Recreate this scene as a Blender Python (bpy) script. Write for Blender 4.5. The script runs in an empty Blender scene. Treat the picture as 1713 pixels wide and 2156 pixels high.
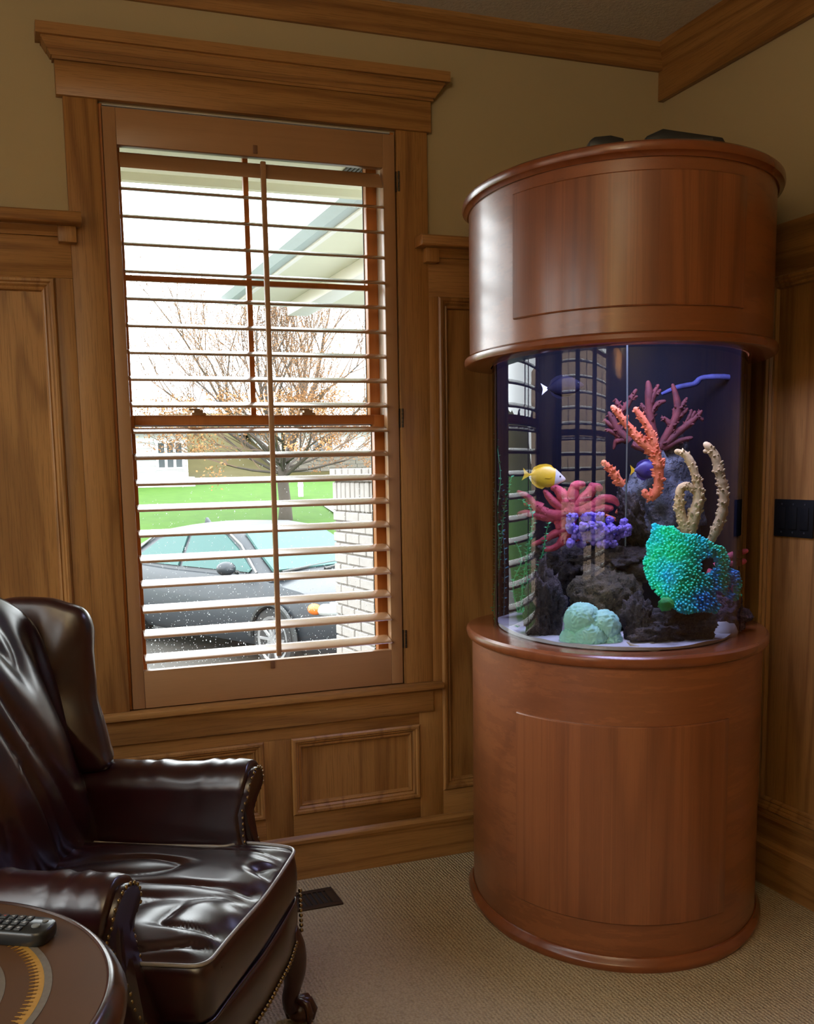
import bpy, bmesh, math, random
import numpy as np
from mathutils import Vector, Matrix, noise as mnoise
PI = math.pi
random.seed(7)
SC = bpy.context.scene
COL = SC.collection

# ------------------------------------------------------------------ camera
W, H = 1713, 2156
CP = Vector((-2.2075, -3.0422, 1.3463))
YAW, PITCH, ROLL, FPX, PPX, PPY = 0.34526, -0.13053, -0.020594, 2082.34, -77.78, 177.73
_f = Vector((math.sin(YAW)*math.cos(PITCH), math.cos(YAW)*math.cos(PITCH), math.sin(PITCH)))
_r = Vector((math.cos(YAW), -math.sin(YAW), 0)); _u = _r.cross(_f)
CR = _r*math.cos(ROLL) + _u*math.sin(ROLL); CU = -_r*math.sin(ROLL) + _u*math.cos(ROLL); CF = _f
cam_d = bpy.data.cameras.new('camera'); cam = bpy.data.objects.new('camera', cam_d); COL.objects.link(cam)
cam_d.sensor_fit = 'VERTICAL'; cam_d.sensor_height = 36.0; cam_d.lens = FPX*36.0/H
cam_d.shift_x = -PPX/H; cam_d.shift_y = PPY/H
cam_d.clip_start = 0.05; cam_d.clip_end = 300
M = Matrix((CR, CU, -CF)).transposed().to_4x4(); M.translation = CP
cam.matrix_world = M
SC.camera = cam

def ray(px, py):
    return (CF*FPX + CR*(px-W/2-PPX) - CU*(py-H/2-PPY)).normalized()
def at(px, py, ax, v):
    """point of the world plane ax = v seen at a place of the photograph (used to read off real positions)"""
    d = ray(px, py); k = 'xyz'.index(ax); return CP + d*((v-CP[k])/d[k])

# ------------------------------------------------------------------ world, lights, exposure
SKY = 8.0
w = bpy.data.worlds.new('overcast_sky'); SC.world = w; w.use_nodes = True
nt = w.node_tree; bg = nt.nodes['Background']
bg.inputs[0].default_value = (0.93, 0.98, 1.0, 1); bg.inputs[1].default_value = SKY
SC.view_settings.view_transform = 'Standard'; SC.view_settings.look = 'None'
SC.view_settings.gamma = 1.0; SC.view_settings.use_curve_mapping = False
SC.view_settings.exposure = 0.25
cy = SC.cycles
cy.max_bounces = 9; cy.diffuse_bounces = 5; cy.glossy_bounces = 4; cy.transmission_bounces = 4; cy.transparent_max_bounces = 24
cy.caustics_reflective = False; cy.caustics_refractive = False
cy.use_denoising = True; cy.sample_clamp_indirect = 6.0
try: cy.denoiser = 'OPENIMAGEDENOISE'
except Exception: pass

def area(name, loc, rot, sx, sy, power, color=(1,1,1), portal=False):
    l = bpy.data.lights.new(name, 'AREA'); l.shape = 'RECTANGLE'; l.size = sx; l.size_y = sy; l.energy = power; l.color = color
    o = bpy.data.objects.new(name, l); o.location = loc; o.rotation_euler = rot; COL.objects.link(o)
    if portal: l.cycles.is_portal = True
    return o
LW = -3.3                      # left wall of the room
LWIN = [(-0.98, -0.20), (-1.86, -1.08), (-2.74, -1.96)]     # its three windows (y ranges)
# daylight portals in the window openings (they only guide the sky light)
area('window_portal', (-1.455, 0.13, 1.5), (-PI/2, 0, 0), 0.92, 1.78, 1, portal=True)
for a_, b_ in LWIN: area('window_portal', (LW-0.13, (a_+b_)/2, 1.5), (0, -PI/2, 0), 1.78, b_-a_, 1, portal=True)
area('added_ceiling_fill', (-2.95, -3.7, 1.85), (PI, 0, 0), 0.5, 0.5, 86, (1.0, 0.90, 0.70))      # added fill light behind the viewer, bounced off the ceiling; no lamp seen
# blue-white lamps under the aquarium canopy
lt = area('aquarium_lamp', (-0.58, -0.65, 1.80), (0, 0, 0.46), 0.36, 0.46, 9.5, (0.60, 0.60, 1.0))

# ------------------------------------------------------------------ node helpers / materials
def mat(name):
    m = bpy.data.materials.new(name); m.use_nodes = True
    nt = m.node_tree; b = nt.nodes['Principled BSDF']; return m, nt, b
def N(nt, typ, **kw):
    n = nt.nodes.new(typ)
    for k, v in kw.items(): setattr(n, k, v)
    return n
def L(nt, a, b): nt.links.new(a, b)
def mth(nt, op, a, b=None):
    n = N(nt, 'ShaderNodeMath', operation=op)
    for i, q in enumerate((a, b)):
        if q is None: continue
        if hasattr(q, 'links'): L(nt, q, n.inputs[i])
        else: n.inputs[i].default_value = q
    return n.outputs[0]
def mixc(nt, f, a, b, blend='MIX'):
    n = N(nt, 'ShaderNodeMix', data_type='RGBA', blend_type=blend)
    for i, q in ((0, f), (6, a), (7, b)):
        if hasattr(q, 'links'): L(nt, q, n.inputs[i])
        else: n.inputs[i].default_value = q if i == 0 else (*q, 1)
    return n.outputs[2]
def ramp(nt, x, stops):
    n = N(nt, 'ShaderNodeValToRGB'); e = n.color_ramp.elements
    while len(e) < len(stops): e.new(0.5)
    for el, (p, c) in zip(e, stops): el.position = p; el.color = (*c, 1)
    L(nt, x, n.inputs[0]); return n.outputs[0]
def texco(nt, scale=(1, 1, 1), rnd=True, kind='Object', rot=None):
    tc = N(nt, 'ShaderNodeTexCoord'); mp = N(nt, 'ShaderNodeMapping'); mp.inputs['Scale'].default_value = scale
    if rot: mp.inputs['Rotation'].default_value = rot
    v = tc.outputs[kind]
    if rnd:
        oi = N(nt, 'ShaderNodeObjectInfo'); s = N(nt, 'ShaderNodeVectorMath', operation='SCALE')
        cx = N(nt, 'ShaderNodeCombineXYZ'); L(nt, oi.outputs['Random'], cx.inputs[0]); L(nt, oi.outputs['Random'], cx.inputs[1]); L(nt, oi.outputs['Random'], cx.inputs[2])
        L(nt, cx.outputs[0], s.inputs[0]); s.inputs['Scale'].default_value = 13.0
        ad = N(nt, 'ShaderNodeVectorMath', operation='ADD'); L(nt, v, ad.inputs[0]); L(nt, s.outputs[0], ad.inputs[1]); v = ad.outputs[0]
    L(nt, v, mp.inputs['Vector']); return mp.outputs[0]
def noise(nt, vec, scale, detail=3, rough=0.5, dist=0.0):
    n = N(nt, 'ShaderNodeTexNoise'); L(nt, vec, n.inputs['Vector'])
    n.inputs['Scale'].default_value = scale; n.inputs['Detail'].default_value = detail
    n.inputs['Roughness'].default_value = rough; n.inputs['Distortion'].default_value = dist
    return n.outputs['Fac']
def bump(nt, b, h, strength=0.3, dist=0.01):
    n = N(nt, 'ShaderNodeBump'); n.inputs['Strength'].default_value = strength; n.inputs['Distance'].default_value = dist
    L(nt, h, n.inputs['Height']); L(nt, n.outputs[0], b.inputs['Normal'])

def wood(name, dark, mid, light, axis='Z', rough=0.38, rings=30, ringamt=0.62, pore=0.30, coat=0.0, spec=0.4, nscale=1.6, strips=0.0):
    m, nt, b = mat(name)
    st = {'X': (0.06, 1, 1), 'Y': (1, 0.06, 1), 'Z': (1, 1, 0.06)}[axis]
    v = texco(nt, st)
    n1 = noise(nt, v, nscale*2.2, 3, 0.5, 0.4)
    ring = mth(nt, 'ADD', mth(nt, 'MULTIPLY', mth(nt, 'SINE', mth(nt, 'MULTIPLY', n1, rings*2.4)), 0.5), 0.5)
    ring = mth(nt, 'POWER', ring, 3.2)
    fine = noise(nt, v, 60, 4, 0.7)
    st2 = {'X': (0.02, 1, 1), 'Y': (1, 0.02, 1), 'Z': (1, 1, 0.02)}[axis]
    v2 = texco(nt, st2)
    pores = noise(nt, v2, 420, 2, 0.6)
    big = noise(nt, v, 1.3, 2)
    base = mixc(nt, big, mid, light)
    c = mixc(nt, mth(nt, 'MULTIPLY', ring, ringamt), base, dark)
    c = mixc(nt, mth(nt, 'MULTIPLY', fine, 0.26), c, dark)
    pf = mth(nt, 'MULTIPLY', mth(nt, 'GREATER_THAN', pores, 0.56), pore)
    c = mixc(nt, pf, c, tuple(q*0.55 for q in dark))
    if strips:      # veneer leaves of differing tone, and flame figure
        sv = texco(nt, {'X': (0.6, 2.0, 9), 'Z': (9, 9, 0.05)}.get(axis, (1, 1, 1))); sn = noise(nt, sv, 1.6, 5, 0.75)
        c = mixc(nt, mth(nt, 'MULTIPLY', mth(nt, 'GREATER_THAN', sn, 0.5), strips*0.35), c, dark)
        c = mixc(nt, mth(nt, 'MULTIPLY', mth(nt, 'POWER', sn, 2.0), strips), c, tuple(q*0.7 for q in dark))
    L(nt, c, b.inputs['Base Color']); b.inputs['Roughness'].default_value = rough
    b.inputs['Specular IOR Level'].default_value = spec
    b.inputs['Coat Weight'].default_value = coat; b.inputs['Coat Roughness'].default_value = 0.22
    bump(nt, b, mth(nt, 'SUBTRACT', fine, pf), 0.12, 0.002)
    return m
def plain(name, col, rough=0.5, metal=0.0, spec=0.5, noise_amt=0.12, nscale=40, bump_s=0.0, coat=0.0, emit=None):
    m, nt, b = mat(name)
    v = texco(nt); n = noise(nt, v, nscale, 4)
    c = mixc(nt, mth(nt, 'MULTIPLY', n, noise_amt*2), col, tuple(q*0.55 for q in col))
    L(nt, c, b.inputs['Base Color']); b.inputs['Roughness'].default_value = rough; b.inputs['Metallic'].default_value = metal
    b.inputs['Specular IOR Level'].default_value = spec; b.inputs['Coat Weight'].default_value = coat
    if bump_s: bump(nt, b, n, bump_s, 0.004)
    return m
def glass(name, tint=(1, 1, 1), ior=1.5, rough=0.0, gain=1.0):
    """thin clear sheet: Fresnel mirror over a tinted see-through"""
    m = bpy.data.materials.new(name); m.use_nodes = True; nt = m.node_tree; nt.nodes.clear()
    out = N(nt, 'ShaderNodeOutputMaterial'); mx = N(nt, 'ShaderNodeMixShader'); tr = N(nt, 'ShaderNodeBsdfTransparent'); gl = N(nt, 'ShaderNodeBsdfGlossy')
    fr = N(nt, 'ShaderNodeFresnel'); fr.inputs['IOR'].default_value = ior
    tr.inputs[0].default_value = (*tint, 1); gl.inputs['Roughness'].default_value = rough
    L(nt, mth(nt, 'MULTIPLY', fr.outputs[0], gain), mx.inputs[0]); L(nt, tr.outputs[0], mx.inputs[1]); L(nt, gl.outputs[0], mx.inputs[2]); L(nt, mx.outputs[0], out.inputs[0])
    return m
def clear(name, tint):
    m = bpy.data.materials.new(name); m.use_nodes = True; nt = m.node_tree; nt.nodes.clear()
    out = N(nt, 'ShaderNodeOutputMaterial'); tr = N(nt, 'ShaderNodeBsdfTransparent'); tr.inputs[0].default_value = (*tint, 1); L(nt, tr.outputs[0], out.inputs[0]); return m

OAK = dict(dark=(0.17, 0.072, 0.020), mid=(0.325, 0.152, 0.045), light=(0.42, 0.215, 0.068))
M_OAKZ = wood('oak_upright', axis='Z', **OAK)
M_OAKX = wood('oak_lengthwise', axis='X', **OAK)
M_OAKY = wood('oak_depthwise', axis='Y', **OAK)
SHUT = dict(dark=(0.23, 0.11, 0.045), mid=(0.345, 0.185, 0.085), light=(0.385, 0.21, 0.10))
M_SHZ = wood('shutter_wood_upright', axis='Z', ringamt=0.12, pore=0.05, rough=0.35, **SHUT)
M_SHX = wood('shutter_wood_lengthwise', axis='X', ringamt=0.12, pore=0.05, rough=0.33, **SHUT)
M_LOUV = wood('louver_satin_wood', axis='X', ringamt=0.1, pore=0.03, rough=0.25, coat=1.0, spec=0.6, **SHUT)
M_SASH = wood('sash_orange_pine', (0.30, 0.09, 0.018), (0.46, 0.16, 0.035), (0.52, 0.20, 0.05), 'Z', ringamt=0.25, pore=0.1)
CH = dict(dark=(0.115, 0.030, 0.010), mid=(0.27, 0.084, 0.027), light=(0.34, 0.12, 0.042))
M_CHZ = wood('cherry_upright', axis='Z', rough=0.42, ringamt=0.42, pore=0.10, coat=0.6, nscale=1.5, rings=22, strips=0.6, **CH)
M_CHX = wood('cherry_figured', axis='X', rough=0.42, ringamt=0.28, pore=0.06, coat=0.6, nscale=0.9, rings=12, strips=0.6, **CH)
M_CHD = wood('cherry_moulding', (0.10, 0.026, 0.009), (0.20, 0.056, 0.018), (0.25, 0.075, 0.025), 'X', rough=0.26, ringamt=0.2, pore=0.05, coat=0.5)
M_WALL = plain('olive_beige_paint', (0.42, 0.335, 0.19), 0.85, noise_amt=0.03, nscale=300, bump_s=0.06, spec=0.2)
def m_ceiling():
    m, nt, b = mat('textured_ceiling_paint'); v = texco(nt, rnd=False); n = noise(nt, v, 90, 4, 0.65)
    L(nt, ramp(nt, n, [(0.3, (0.50, 0.46, 0.38)), (0.7, (0.60, 0.56, 0.47))]), b.inputs['Base Color']); b.inputs['Roughness'].default_value = 0.9
    bump(nt, b, n, 0.6, 0.006); return m
M_CEIL = m_ceiling()
def m_carpet():
    m, nt, b = mat('beige_loop_carpet'); v = texco(nt, rnd=False)
    wv = N(nt, 'ShaderNodeTexWave'); wv.wave_type = 'BANDS'; wv.bands_direction = 'X'; L(nt, v, wv.inputs['Vector'])
    wv.inputs['Scale'].default_value = 30; wv.inputs['Distortion'].default_value = 1.2; wv.inputs['Detail'].default_value = 2; wv.inputs['Detail Scale'].default_value = 3
    vo = N(nt, 'ShaderNodeTexVoronoi'); vo.feature = 'F1'; L(nt, v, vo.inputs['Vector']); vo.inputs['Scale'].default_value = 170
    h = mth(nt, 'ADD', mth(nt, 'MULTIPLY', wv.outputs['Fac'], 0.6), mth(nt, 'SUBTRACT', 1.0, vo.outputs['Distance']))
    big = noise(nt, v, 1.2, 2)
    c = mixc(nt, mth(nt, 'MULTIPLY', vo.outputs['Distance'], 1.0), (0.49, 0.40, 0.25), (0.31, 0.24, 0.14))
    c = mixc(nt, mth(nt, 'MULTIPLY', big, 0.2), c, (0.38, 0.305, 0.19))
    L(nt, c, b.inputs['Base Color']); b.inputs['Roughness'].default_value = 0.95; b.inputs['Specular IOR Level'].default_value = 0.1
    bump(nt, b, h, 0.55, 0.005); return m
M_CARPET = m_carpet()
M_BLACK = plain('black_plastic', (0.012, 0.012, 0.013), 0.4)
M_BRASS = plain('aged_brass', (0.30, 0.19, 0.07), 0.35, 1.0)
M_GLASS = glass('window_glass', (0.97, 0.99, 0.99))
M_TANKG = glass('aquarium_glass', (0.93, 0.96, 0.98), gain=1.0)

# ------------------------------------------------------------------ mesh helpers
class MB:
    def __init__(s): s.v = []; s.f = []
    def add(s, vs, fs):
        o = len(s.v); s.v += [tuple(q) for q in vs]; s.f += [tuple(i+o for i in f) for f in fs]; return s
    def box(s, x0, x1, y0, y1, z0, z1):
        if x0 > x1: x0, x1 = x1, x0
        if y0 > y1: y0, y1 = y1, y0
        if z0 > z1: z0, z1 = z1, z0
        return s.add([(x0,y0,z0),(x1,y0,z0),(x1,y1,z0),(x0,y1,z0),(x0,y0,z1),(x1,y0,z1),(x1,y1,z1),(x0,y1,z1)],
                     [(0,3,2,1),(4,5,6,7),(0,1,5,4),(1,2,6,5),(2,3,7,6),(3,0,4,7)])
    def loft(s, rings, closed=True, caps=True):
        """rings: list of equal-length point lists"""
        n = len(rings[0]); vs = [p for r in rings for p in r]; fs = []
        for i in range(len(rings)-1):
            for j in range(n if closed else n-1):
                k = (j+1) % n; fs.append((i*n+j, i*n+k, (i+1)*n+k, (i+1)*n+j))
        if caps: fs.append(tuple(range(n-1, -1, -1))); fs.append(tuple((len(rings)-1)*n+j for j in range(n)))
        return s.add(vs, fs)
    def tube(s, pts, rad, n=8, caps=True, up=None):
        pts = [Vector(p) for p in pts]; rings = []
        if not hasattr(rad, '__len__'): rad = [rad]*len(pts)
        prev = None
        for i, p in enumerate(pts):
            t = (pts[min(i+1, len(pts)-1)] - pts[max(i-1, 0)])
            t = t.normalized() if t.length > 1e-9 else Vector((0, 0, 1))
            if prev is None:
                a = Vector(up) if up else (Vector((0, 0, 1)) if abs(t.z) < 0.9 else Vector((1, 0, 0)))
                x = (a - t*a.dot(t)).normalized()
            else: x = (prev - t*prev.dot(t)).normalized()
            prev = x; y = t.cross(x)
            rings.append([p + x*(rad[i]*math.cos(2*PI*k/n)) + y*(rad[i]*math.sin(2*PI*k/n)) for k in range(n)])
        return s.loft(rings, True, caps)
    def ball(s, c, r, seg=8, rings=6, rot=None):
        c = Vector(c); r = Vector(r) if hasattr(r, '__len__') else Vector((r, r, r)); vs = []; fs = []
        q = lambda v: c + ((rot @ v) if rot else v)
        vs.append(q(Vector((0, 0, r.z))))
        for i in range(1, rings):
            a = PI*i/rings
            for j in range(seg): vs.append(q(Vector((r.x*math.sin(a)*math.cos(2*PI*j/seg), r.y*math.sin(a)*math.sin(2*PI*j/seg), r.z*math.cos(a)))))
        vs.append(q(Vector((0, 0, -r.z)))); last = len(vs)-1
        for j in range(seg): fs.append((0, 1+j, 1+(j+1) % seg)); fs.append((last, last-seg+(j+1) % seg, last-seg+j))
        for i in range(rings-2):
            for j in range(seg): a = 1+i*seg+j; b = 1+i*seg+(j+1) % seg; fs.append((a, a+seg, b+seg, b))
        return s.add(vs, fs)
    def lathe(s, prof, c=(0, 0), n=32, caps=True):
        return s.loft([[(c[0]+r*math.cos(2*PI*k/n), c[1]+r*math.sin(2*PI*k/n), z) for k in range(n)] for r, z in prof], True, caps)
    def prism(s, poly, a0, a1, axis='y'):
        """poly of 2D points extruded along an axis (y: poly is x,z; x: poly is y,z; z: poly is x,y)"""
        mk = {'y': lambda p, a: (p[0], a, p[1]), 'x': lambda p, a: (a, p[0], p[1]), 'z': lambda p, a: (p[0], p[1], a)}[axis]
        return s.loft([[mk(p, a0) for p in poly], [mk(p, a1) for p in poly]], True, True)
    def xf(s, Mx): s.v = [tuple(Mx @ Vector(p)) for p in s.v]; return s
    def mesh(s, name, smooth=False, bevel=0, seg=2, angle=35):
        me = bpy.data.meshes.new(name); me.from_pydata(s.v, [], s.f); me.update()
        bm = bmesh.new(); bm.from_mesh(me); bmesh.ops.recalc_face_normals(bm, faces=bm.faces)
        if bevel: bmesh.ops.bevel(bm, geom=[e for e in bm.edges if len(e.link_faces) == 2 and e.calc_face_angle(0) > 0.5], offset=bevel, segments=seg, profile=0.5, affect='EDGES', clamp_overlap=True)
        bm.to_mesh(me); bm.free()
        if smooth or bevel:
            me.shade_smooth()
            if angle < 180: me.set_sharp_from_angle(angle=math.radians(angle))
        return me
def obj(name, mb, m, parent=None, smooth=False, bevel=0, seg=2, angle=35, label=None, kind=None, loc=None):
    me = mb if isinstance(mb, bpy.types.Mesh) else mb.mesh(name, smooth, bevel, seg, angle)
    if m is not None and not me.materials: me.materials.append(m)
    o = bpy.data.objects.new(name, me); COL.objects.link(o)
    if parent: o.parent = parent
    if loc is not None: o.location = loc
    if label: o['label'] = label
    if kind: o['kind'] = kind
    return o
def thing(name, label, cat, loc=(0, 0, 0), rz=0.0, group=None):
    o = bpy.data.objects.new(name, None); COL.objects.link(o); o.location = loc; o.rotation_euler = (0, 0, rz); o.empty_display_size = 0.1
    tag(o, label, cat, group); return o
def tag(o, label, cat, group=None):
    o['label'] = label; o['category'] = cat
    if group: o['group'] = group
    return o
def struct(name, mb=None, m=None, label=None, **kw):
    if mb is None: o = bpy.data.objects.new(name, None); COL.objects.link(o)
    else: o = obj(name, mb, m, **kw)
    o['kind'] = 'structure'
    if label: o['label'] = label
    return o
def box(*a): return MB().box(*a)
def copy_tree(o, parent=None):
    c = o.copy(); COL.objects.link(c)
    if parent: c.parent = parent
    for ch in list(o.children): copy_tree(ch, c)
    return c

# ================================================================== ROOM SHELL
CEIL = 2.74; BACKY = -5.2; T = 0.16
OX0, OX1, OZ0, OZ1 = -1.905, -1.003, 0.62, 2.385          # window opening
wb = MB()
wb.box(LW-T, OX0, 0, T, 0, CEIL); wb.box(OX1, T, 0, T, 0, CEIL); wb.box(OX0, OX1, 0, T, 0, OZ0); wb.box(OX0, OX1, 0, T, OZ1, CEIL)
wall_back = struct('wall_back', wb, M_WALL, 'window wall, olive beige paint over oak wainscot')
wall_right = struct('wall_right', box(0, T, BACKY, 0, 0, CEIL), M_WALL, 'right wall, olive beige paint over oak wainscot')
wl = MB(); ys = [BACKY] + [q for p in sorted(LWIN) for q in p] + [0]
for i in range(0, len(ys), 2): wl.box(LW-T, LW, ys[i], ys[i+1], 0, CEIL)
for a, b in LWIN: wl.box(LW-T, LW, a, b, 0, OZ0); wl.box(LW-T, LW, a, b, OZ1, CEIL)
wall_left = struct('wall_left', wl, M_WALL, 'left wall with three windows, outside the picture')
struct('wall_front', box(LW-T, T, BACKY-T, BACKY, 0, CEIL), M_WALL, 'wall behind the viewer')
struct('floor', box(LW-T, T, BACKY-T, T, -0.12, 0), M_CARPET, 'beige ribbed loop carpet')
struct('ceiling', box(LW-T, T, BACKY-T, T, CEIL, CEIL+0.12), M_CEIL, 'off-white textured ceiling')

def frame_ring(u0, u1, v0, v1, prof, place):
    """mitred moulding round a rectangle; prof = (inset from the outer edge, height off the wall)"""
    m = MB(); rings = []
    for (cu, cv, su, sv) in ((u0, v0, 1, 1), (u1, v0, -1, 1), (u1, v1, -1, -1), (u0, v1, 1, -1)):
        rings.append([place(cu+su*d, cv+sv*d, h) for d, h in prof])
    rings.append(rings[0]); m.loft(rings, True, False); return m
on_back = lambda u, v, h: (u, -h, v)
on_right = lambda u, v, h: (-h, u, v)
PANEL_PROF = [(0, 0.004), (0, 0.026), (0.005, 0.031), (0.012, 0.031), (0.016, 0.025), (0.020, 0.025), (0.026, 0.018), (0.030, 0.020), (0.034, 0.018), (0.038, 0.009), (0.038, 0.004)]
def bx(axis, u0, u1, v0, v1, h0, h1):
    return box(u0, u1, -h1, -h0, v0, v1) if axis == 'b' else box(-h1, -h0, u0, u1, v0, v1)
def wainscot(wall, axis, items):
    pl = on_back if axis == 'b' else on_right
    mh = M_OAKX if axis == 'b' else M_OAKY
    for kind, u0, u1, v0, v1 in items:
        if kind == 'stile': obj('stile', bx(axis, u0, u1, v0, v1, 0, 0.022), M_OAKZ, wall, bevel=0.0015)
        elif kind == 'rail': obj('rail', bx(axis, u0, u1, v0, v1, 0, 0.022), mh, wall, bevel=0.0015)
        elif kind == 'panel':
            obj('panel', bx(axis, u0+0.01, u1-0.01, v0+0.01, v1-0.01, 0, 0.009), M_OAKZ, wall)
            obj('panel_moulding', frame_ring(u0, u1, v0, v1, PANEL_PROF, pl), M_OAKZ, wall, smooth=True, angle=25)
ZC0, ZC1 = 2.033, 2.066
wainscot(wall_back, 'b', [
    ('rail', LW, -2.0, 1.894, 2.032), ('stile', -2.05, -2.0, 0.146, 1.894), ('stile', -2.87, -2.78, 0.146, 1.894), ('panel', -2.78, -2.05, 0.235, 1.894), ('panel', LW+0.05, -2.87, 0.235, 1.894), ('stile', LW, LW+0.05, 0.146, 1.894),
    ('rail', -2.78, -2.05, 0.146, 0.235), ('rail', LW+0.05, -2.87, 0.146, 0.235),
    ('rail', -2.0, -0.953, 0.478, 0.60), ('stile', -2.0, -1.955, 0.146, 0.478), ('stile', -1.495, -1.403, 0.146, 0.478), ('stile', -0.953, -0.867, 0.146, 0.60), ('rail', -1.955, -1.495, 0.146, 0.22), ('rail', -1.403, -0.953, 0.146, 0.22),
    ('panel', -1.955, -1.495, 0.22, 0.478), ('panel', -1.403, -0.953, 0.22, 0.478),
    ('stile', -0.90, -0.867, 0.60, 1.886), ('rail', -0.90, 0, 1.886, 2.032), ('panel', -0.867, -0.10, 0.235, 1.886), ('stile', -0.10, -0.022, 0.146, 1.886), ('rail', -0.867, -0.10, 0.146, 0.235)])
wainscot(wall_right, 'r', [
    ('stile', -0.563, -0.50, 0.245, 1.882), ('panel', -1.26, -0.563, 0.245, 1.882), ('stile', -1.36, -1.26, 0.245, 1.882), ('panel', -2.1, -1.36, 0.245, 1.882), ('stile', -2.2, -2.1, 0.245, 1.882), ('panel', -0.50, -0.03, 0.245, 1.882),
    ('rail', -5.2, 0, 1.882, 2.032), ('rail', -5.2, -0.022, 0.20, 0.245), ('stile', -5.2, -2.2, 0.245, 1.882)])
# cap rails with bed mould and end blocks
CAPP = [(0, 0), (0, 0.078), (0.004, 0.083), (0.029, 0.083), (0.033, 0.078), (0.033, 0)]     # (z, out)
def run(axis, u0, u1, z0, prof):
    if axis == 'b': return MB().prism([(-h, z0+z) for z, h in prof], u0, u1, 'x')
    return MB().loft([[(-h, u0, z0+z) for z, h in prof], [(-h, u1, z0+z) for z, h in prof]])
BED = [(0, 0.0), (0, 0.030), (0.010, 0.034), (0.022, 0.046), (0.026, 0.046), (0.026, 0)]
obj('cap_rail', run('b', LW, -1.972, ZC0, CAPP), M_OAKX, wall_back, bevel=0.001)
obj('cap_rail', run('b', -0.945, -0.02, ZC0, CAPP), M_OAKX, wall_back, bevel=0.001)
obj('cap_rail', run('r', -5.2, -0.86, ZC0, CAPP), M_OAKY, wall_right, bevel=0.001)
obj('bed_moulding', run('b', LW, -2.035, ZC0-0.026, BED), M_OAKX, wall_back)
obj('bed_moulding', run('b', -0.872, -0.02, ZC0-0.026, BED), M_OAKX, wall_back)
obj('bed_moulding', run('r', -5.2, -0.86, ZC0-0.026, BED), M_OAKY, wall_right)
obj('end_block', box(-2.035, -1.985, -0.05, 0, ZC0-0.045, ZC0), M_OAKZ, wall_back, bevel=0.003)
obj('end_block', box(-0.918, -0.872, -0.05, 0, ZC0-0.045, ZC0), M_OAKZ, wall_back, bevel=0.003)
# base boards
BASEP = [(0, 0), (0, 0.030), (0.122, 0.030), (0.124, 0.036), (0.136, 0.038), (0.142, 0.034), (0.150, 0.026), (0.150, 0)]
struct('baseboard_back', run('b', LW, -0.0, 0, BASEP), M_OAKX, 'oak baseboard with a cap under the window', smooth=True, angle=25)
BASER = [(0, 0), (0, 0.030), (0.122, 0.030), (0.124, 0.037), (0.136, 0.039), (0.142, 0.035), (0.150, 0.026), (0.212, 0.024), (0.214, 0.030), (0.224, 0.032), (0.229, 0.024), (0.229, 0)]
struct('baseboard_right', run('r', BACKY, -0.03, 0, BASER), M_OAKY, 'oak baseboard in two steps', smooth=True, angle=25)
# crown
CROWN = [(0.072, 0.0), (0.072, 0.012), (0.066, 0.016), (0.050, 0.022), (0.034, 0.036), (0.020, 0.050), (0.014, 0.060), (0.0, 0.062), (0.0, 0.0)]
cp = [(CEIL - a - 0.0, h) for a, h in CROWN]
struct('trim_1', MB().prism([(-h, z) for z, h in cp], LW, 0, 'x'), M_OAKX, 'oak crown moulding above the window', smooth=True, angle=20)
t2 = struct('trim_2', MB().loft([[(-h, BACKY, z) for z, h in cp], [(-h, 0, z) for z, h in cp]]), M_OAKY, 'oak crown moulding on the right wall', smooth=True, angle=20)
obj('frieze_board', box(-0.022, 0, BACKY, 0, 2.572, 2.668), M_OAKY, t2, bevel=0.002)
# window casing
t3 = struct('trim_3', None, None, 'oak window casing with a corniced head')
obj('side_casing', box(-2.0, -1.9055, -0.022, 0, OZ0+.001, 2.387), M_OAKZ, t3, bevel=0.002)
obj('side_casing', box(-1.0025, -0.898, -0.022, 0, OZ0+.001, 2.387), M_OAKZ, t3, bevel=0.002)
obj('head_board', box(-2.017, -0.887, -0.030, 0, 2.387, 2.478), M_OAKX, t3, bevel=0.002)
def cornice(z0, z1, e0, e1, y0, y1):
    a = [(-2.017-e0, -y0, z0), (-0.887+e0, -y0, z0), (-0.887+e0, 0, z0), (-2.017-e0, 0, z0)]
    b = [(-2.017-e1, -y1, z1), (-0.887+e1, -y1, z1), (-0.887+e1, 0, z1), (-2.017-e1, 0, z1)]
    return MB().loft([a, b])
hc = MB(); 
for a in ((2.478, 2.486, .006, .006, .036, .036), (2.486, 2.500, .010, .018, .040, .048), (2.500, 2.520, .020, .032, .050, .062), (2.520, 2.526, .034, .034, .064, .064), (2.526, 2.556, .047, .047, .076, .076)): q = cornice(*a); hc.add(q.v, q.f)
obj('head_cornice', hc, M_OAKX, t3)
obj('stool', box(-2.02, -0.872, -0.055, 0.0, 0.600, 0.621), M_OAKX, t3, bevel=0.004)
obj('apron', box(-1.985, -0.903, -0.032, 0, 0.520, 0.600), M_OAKX, t3, bevel=0.003)

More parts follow.
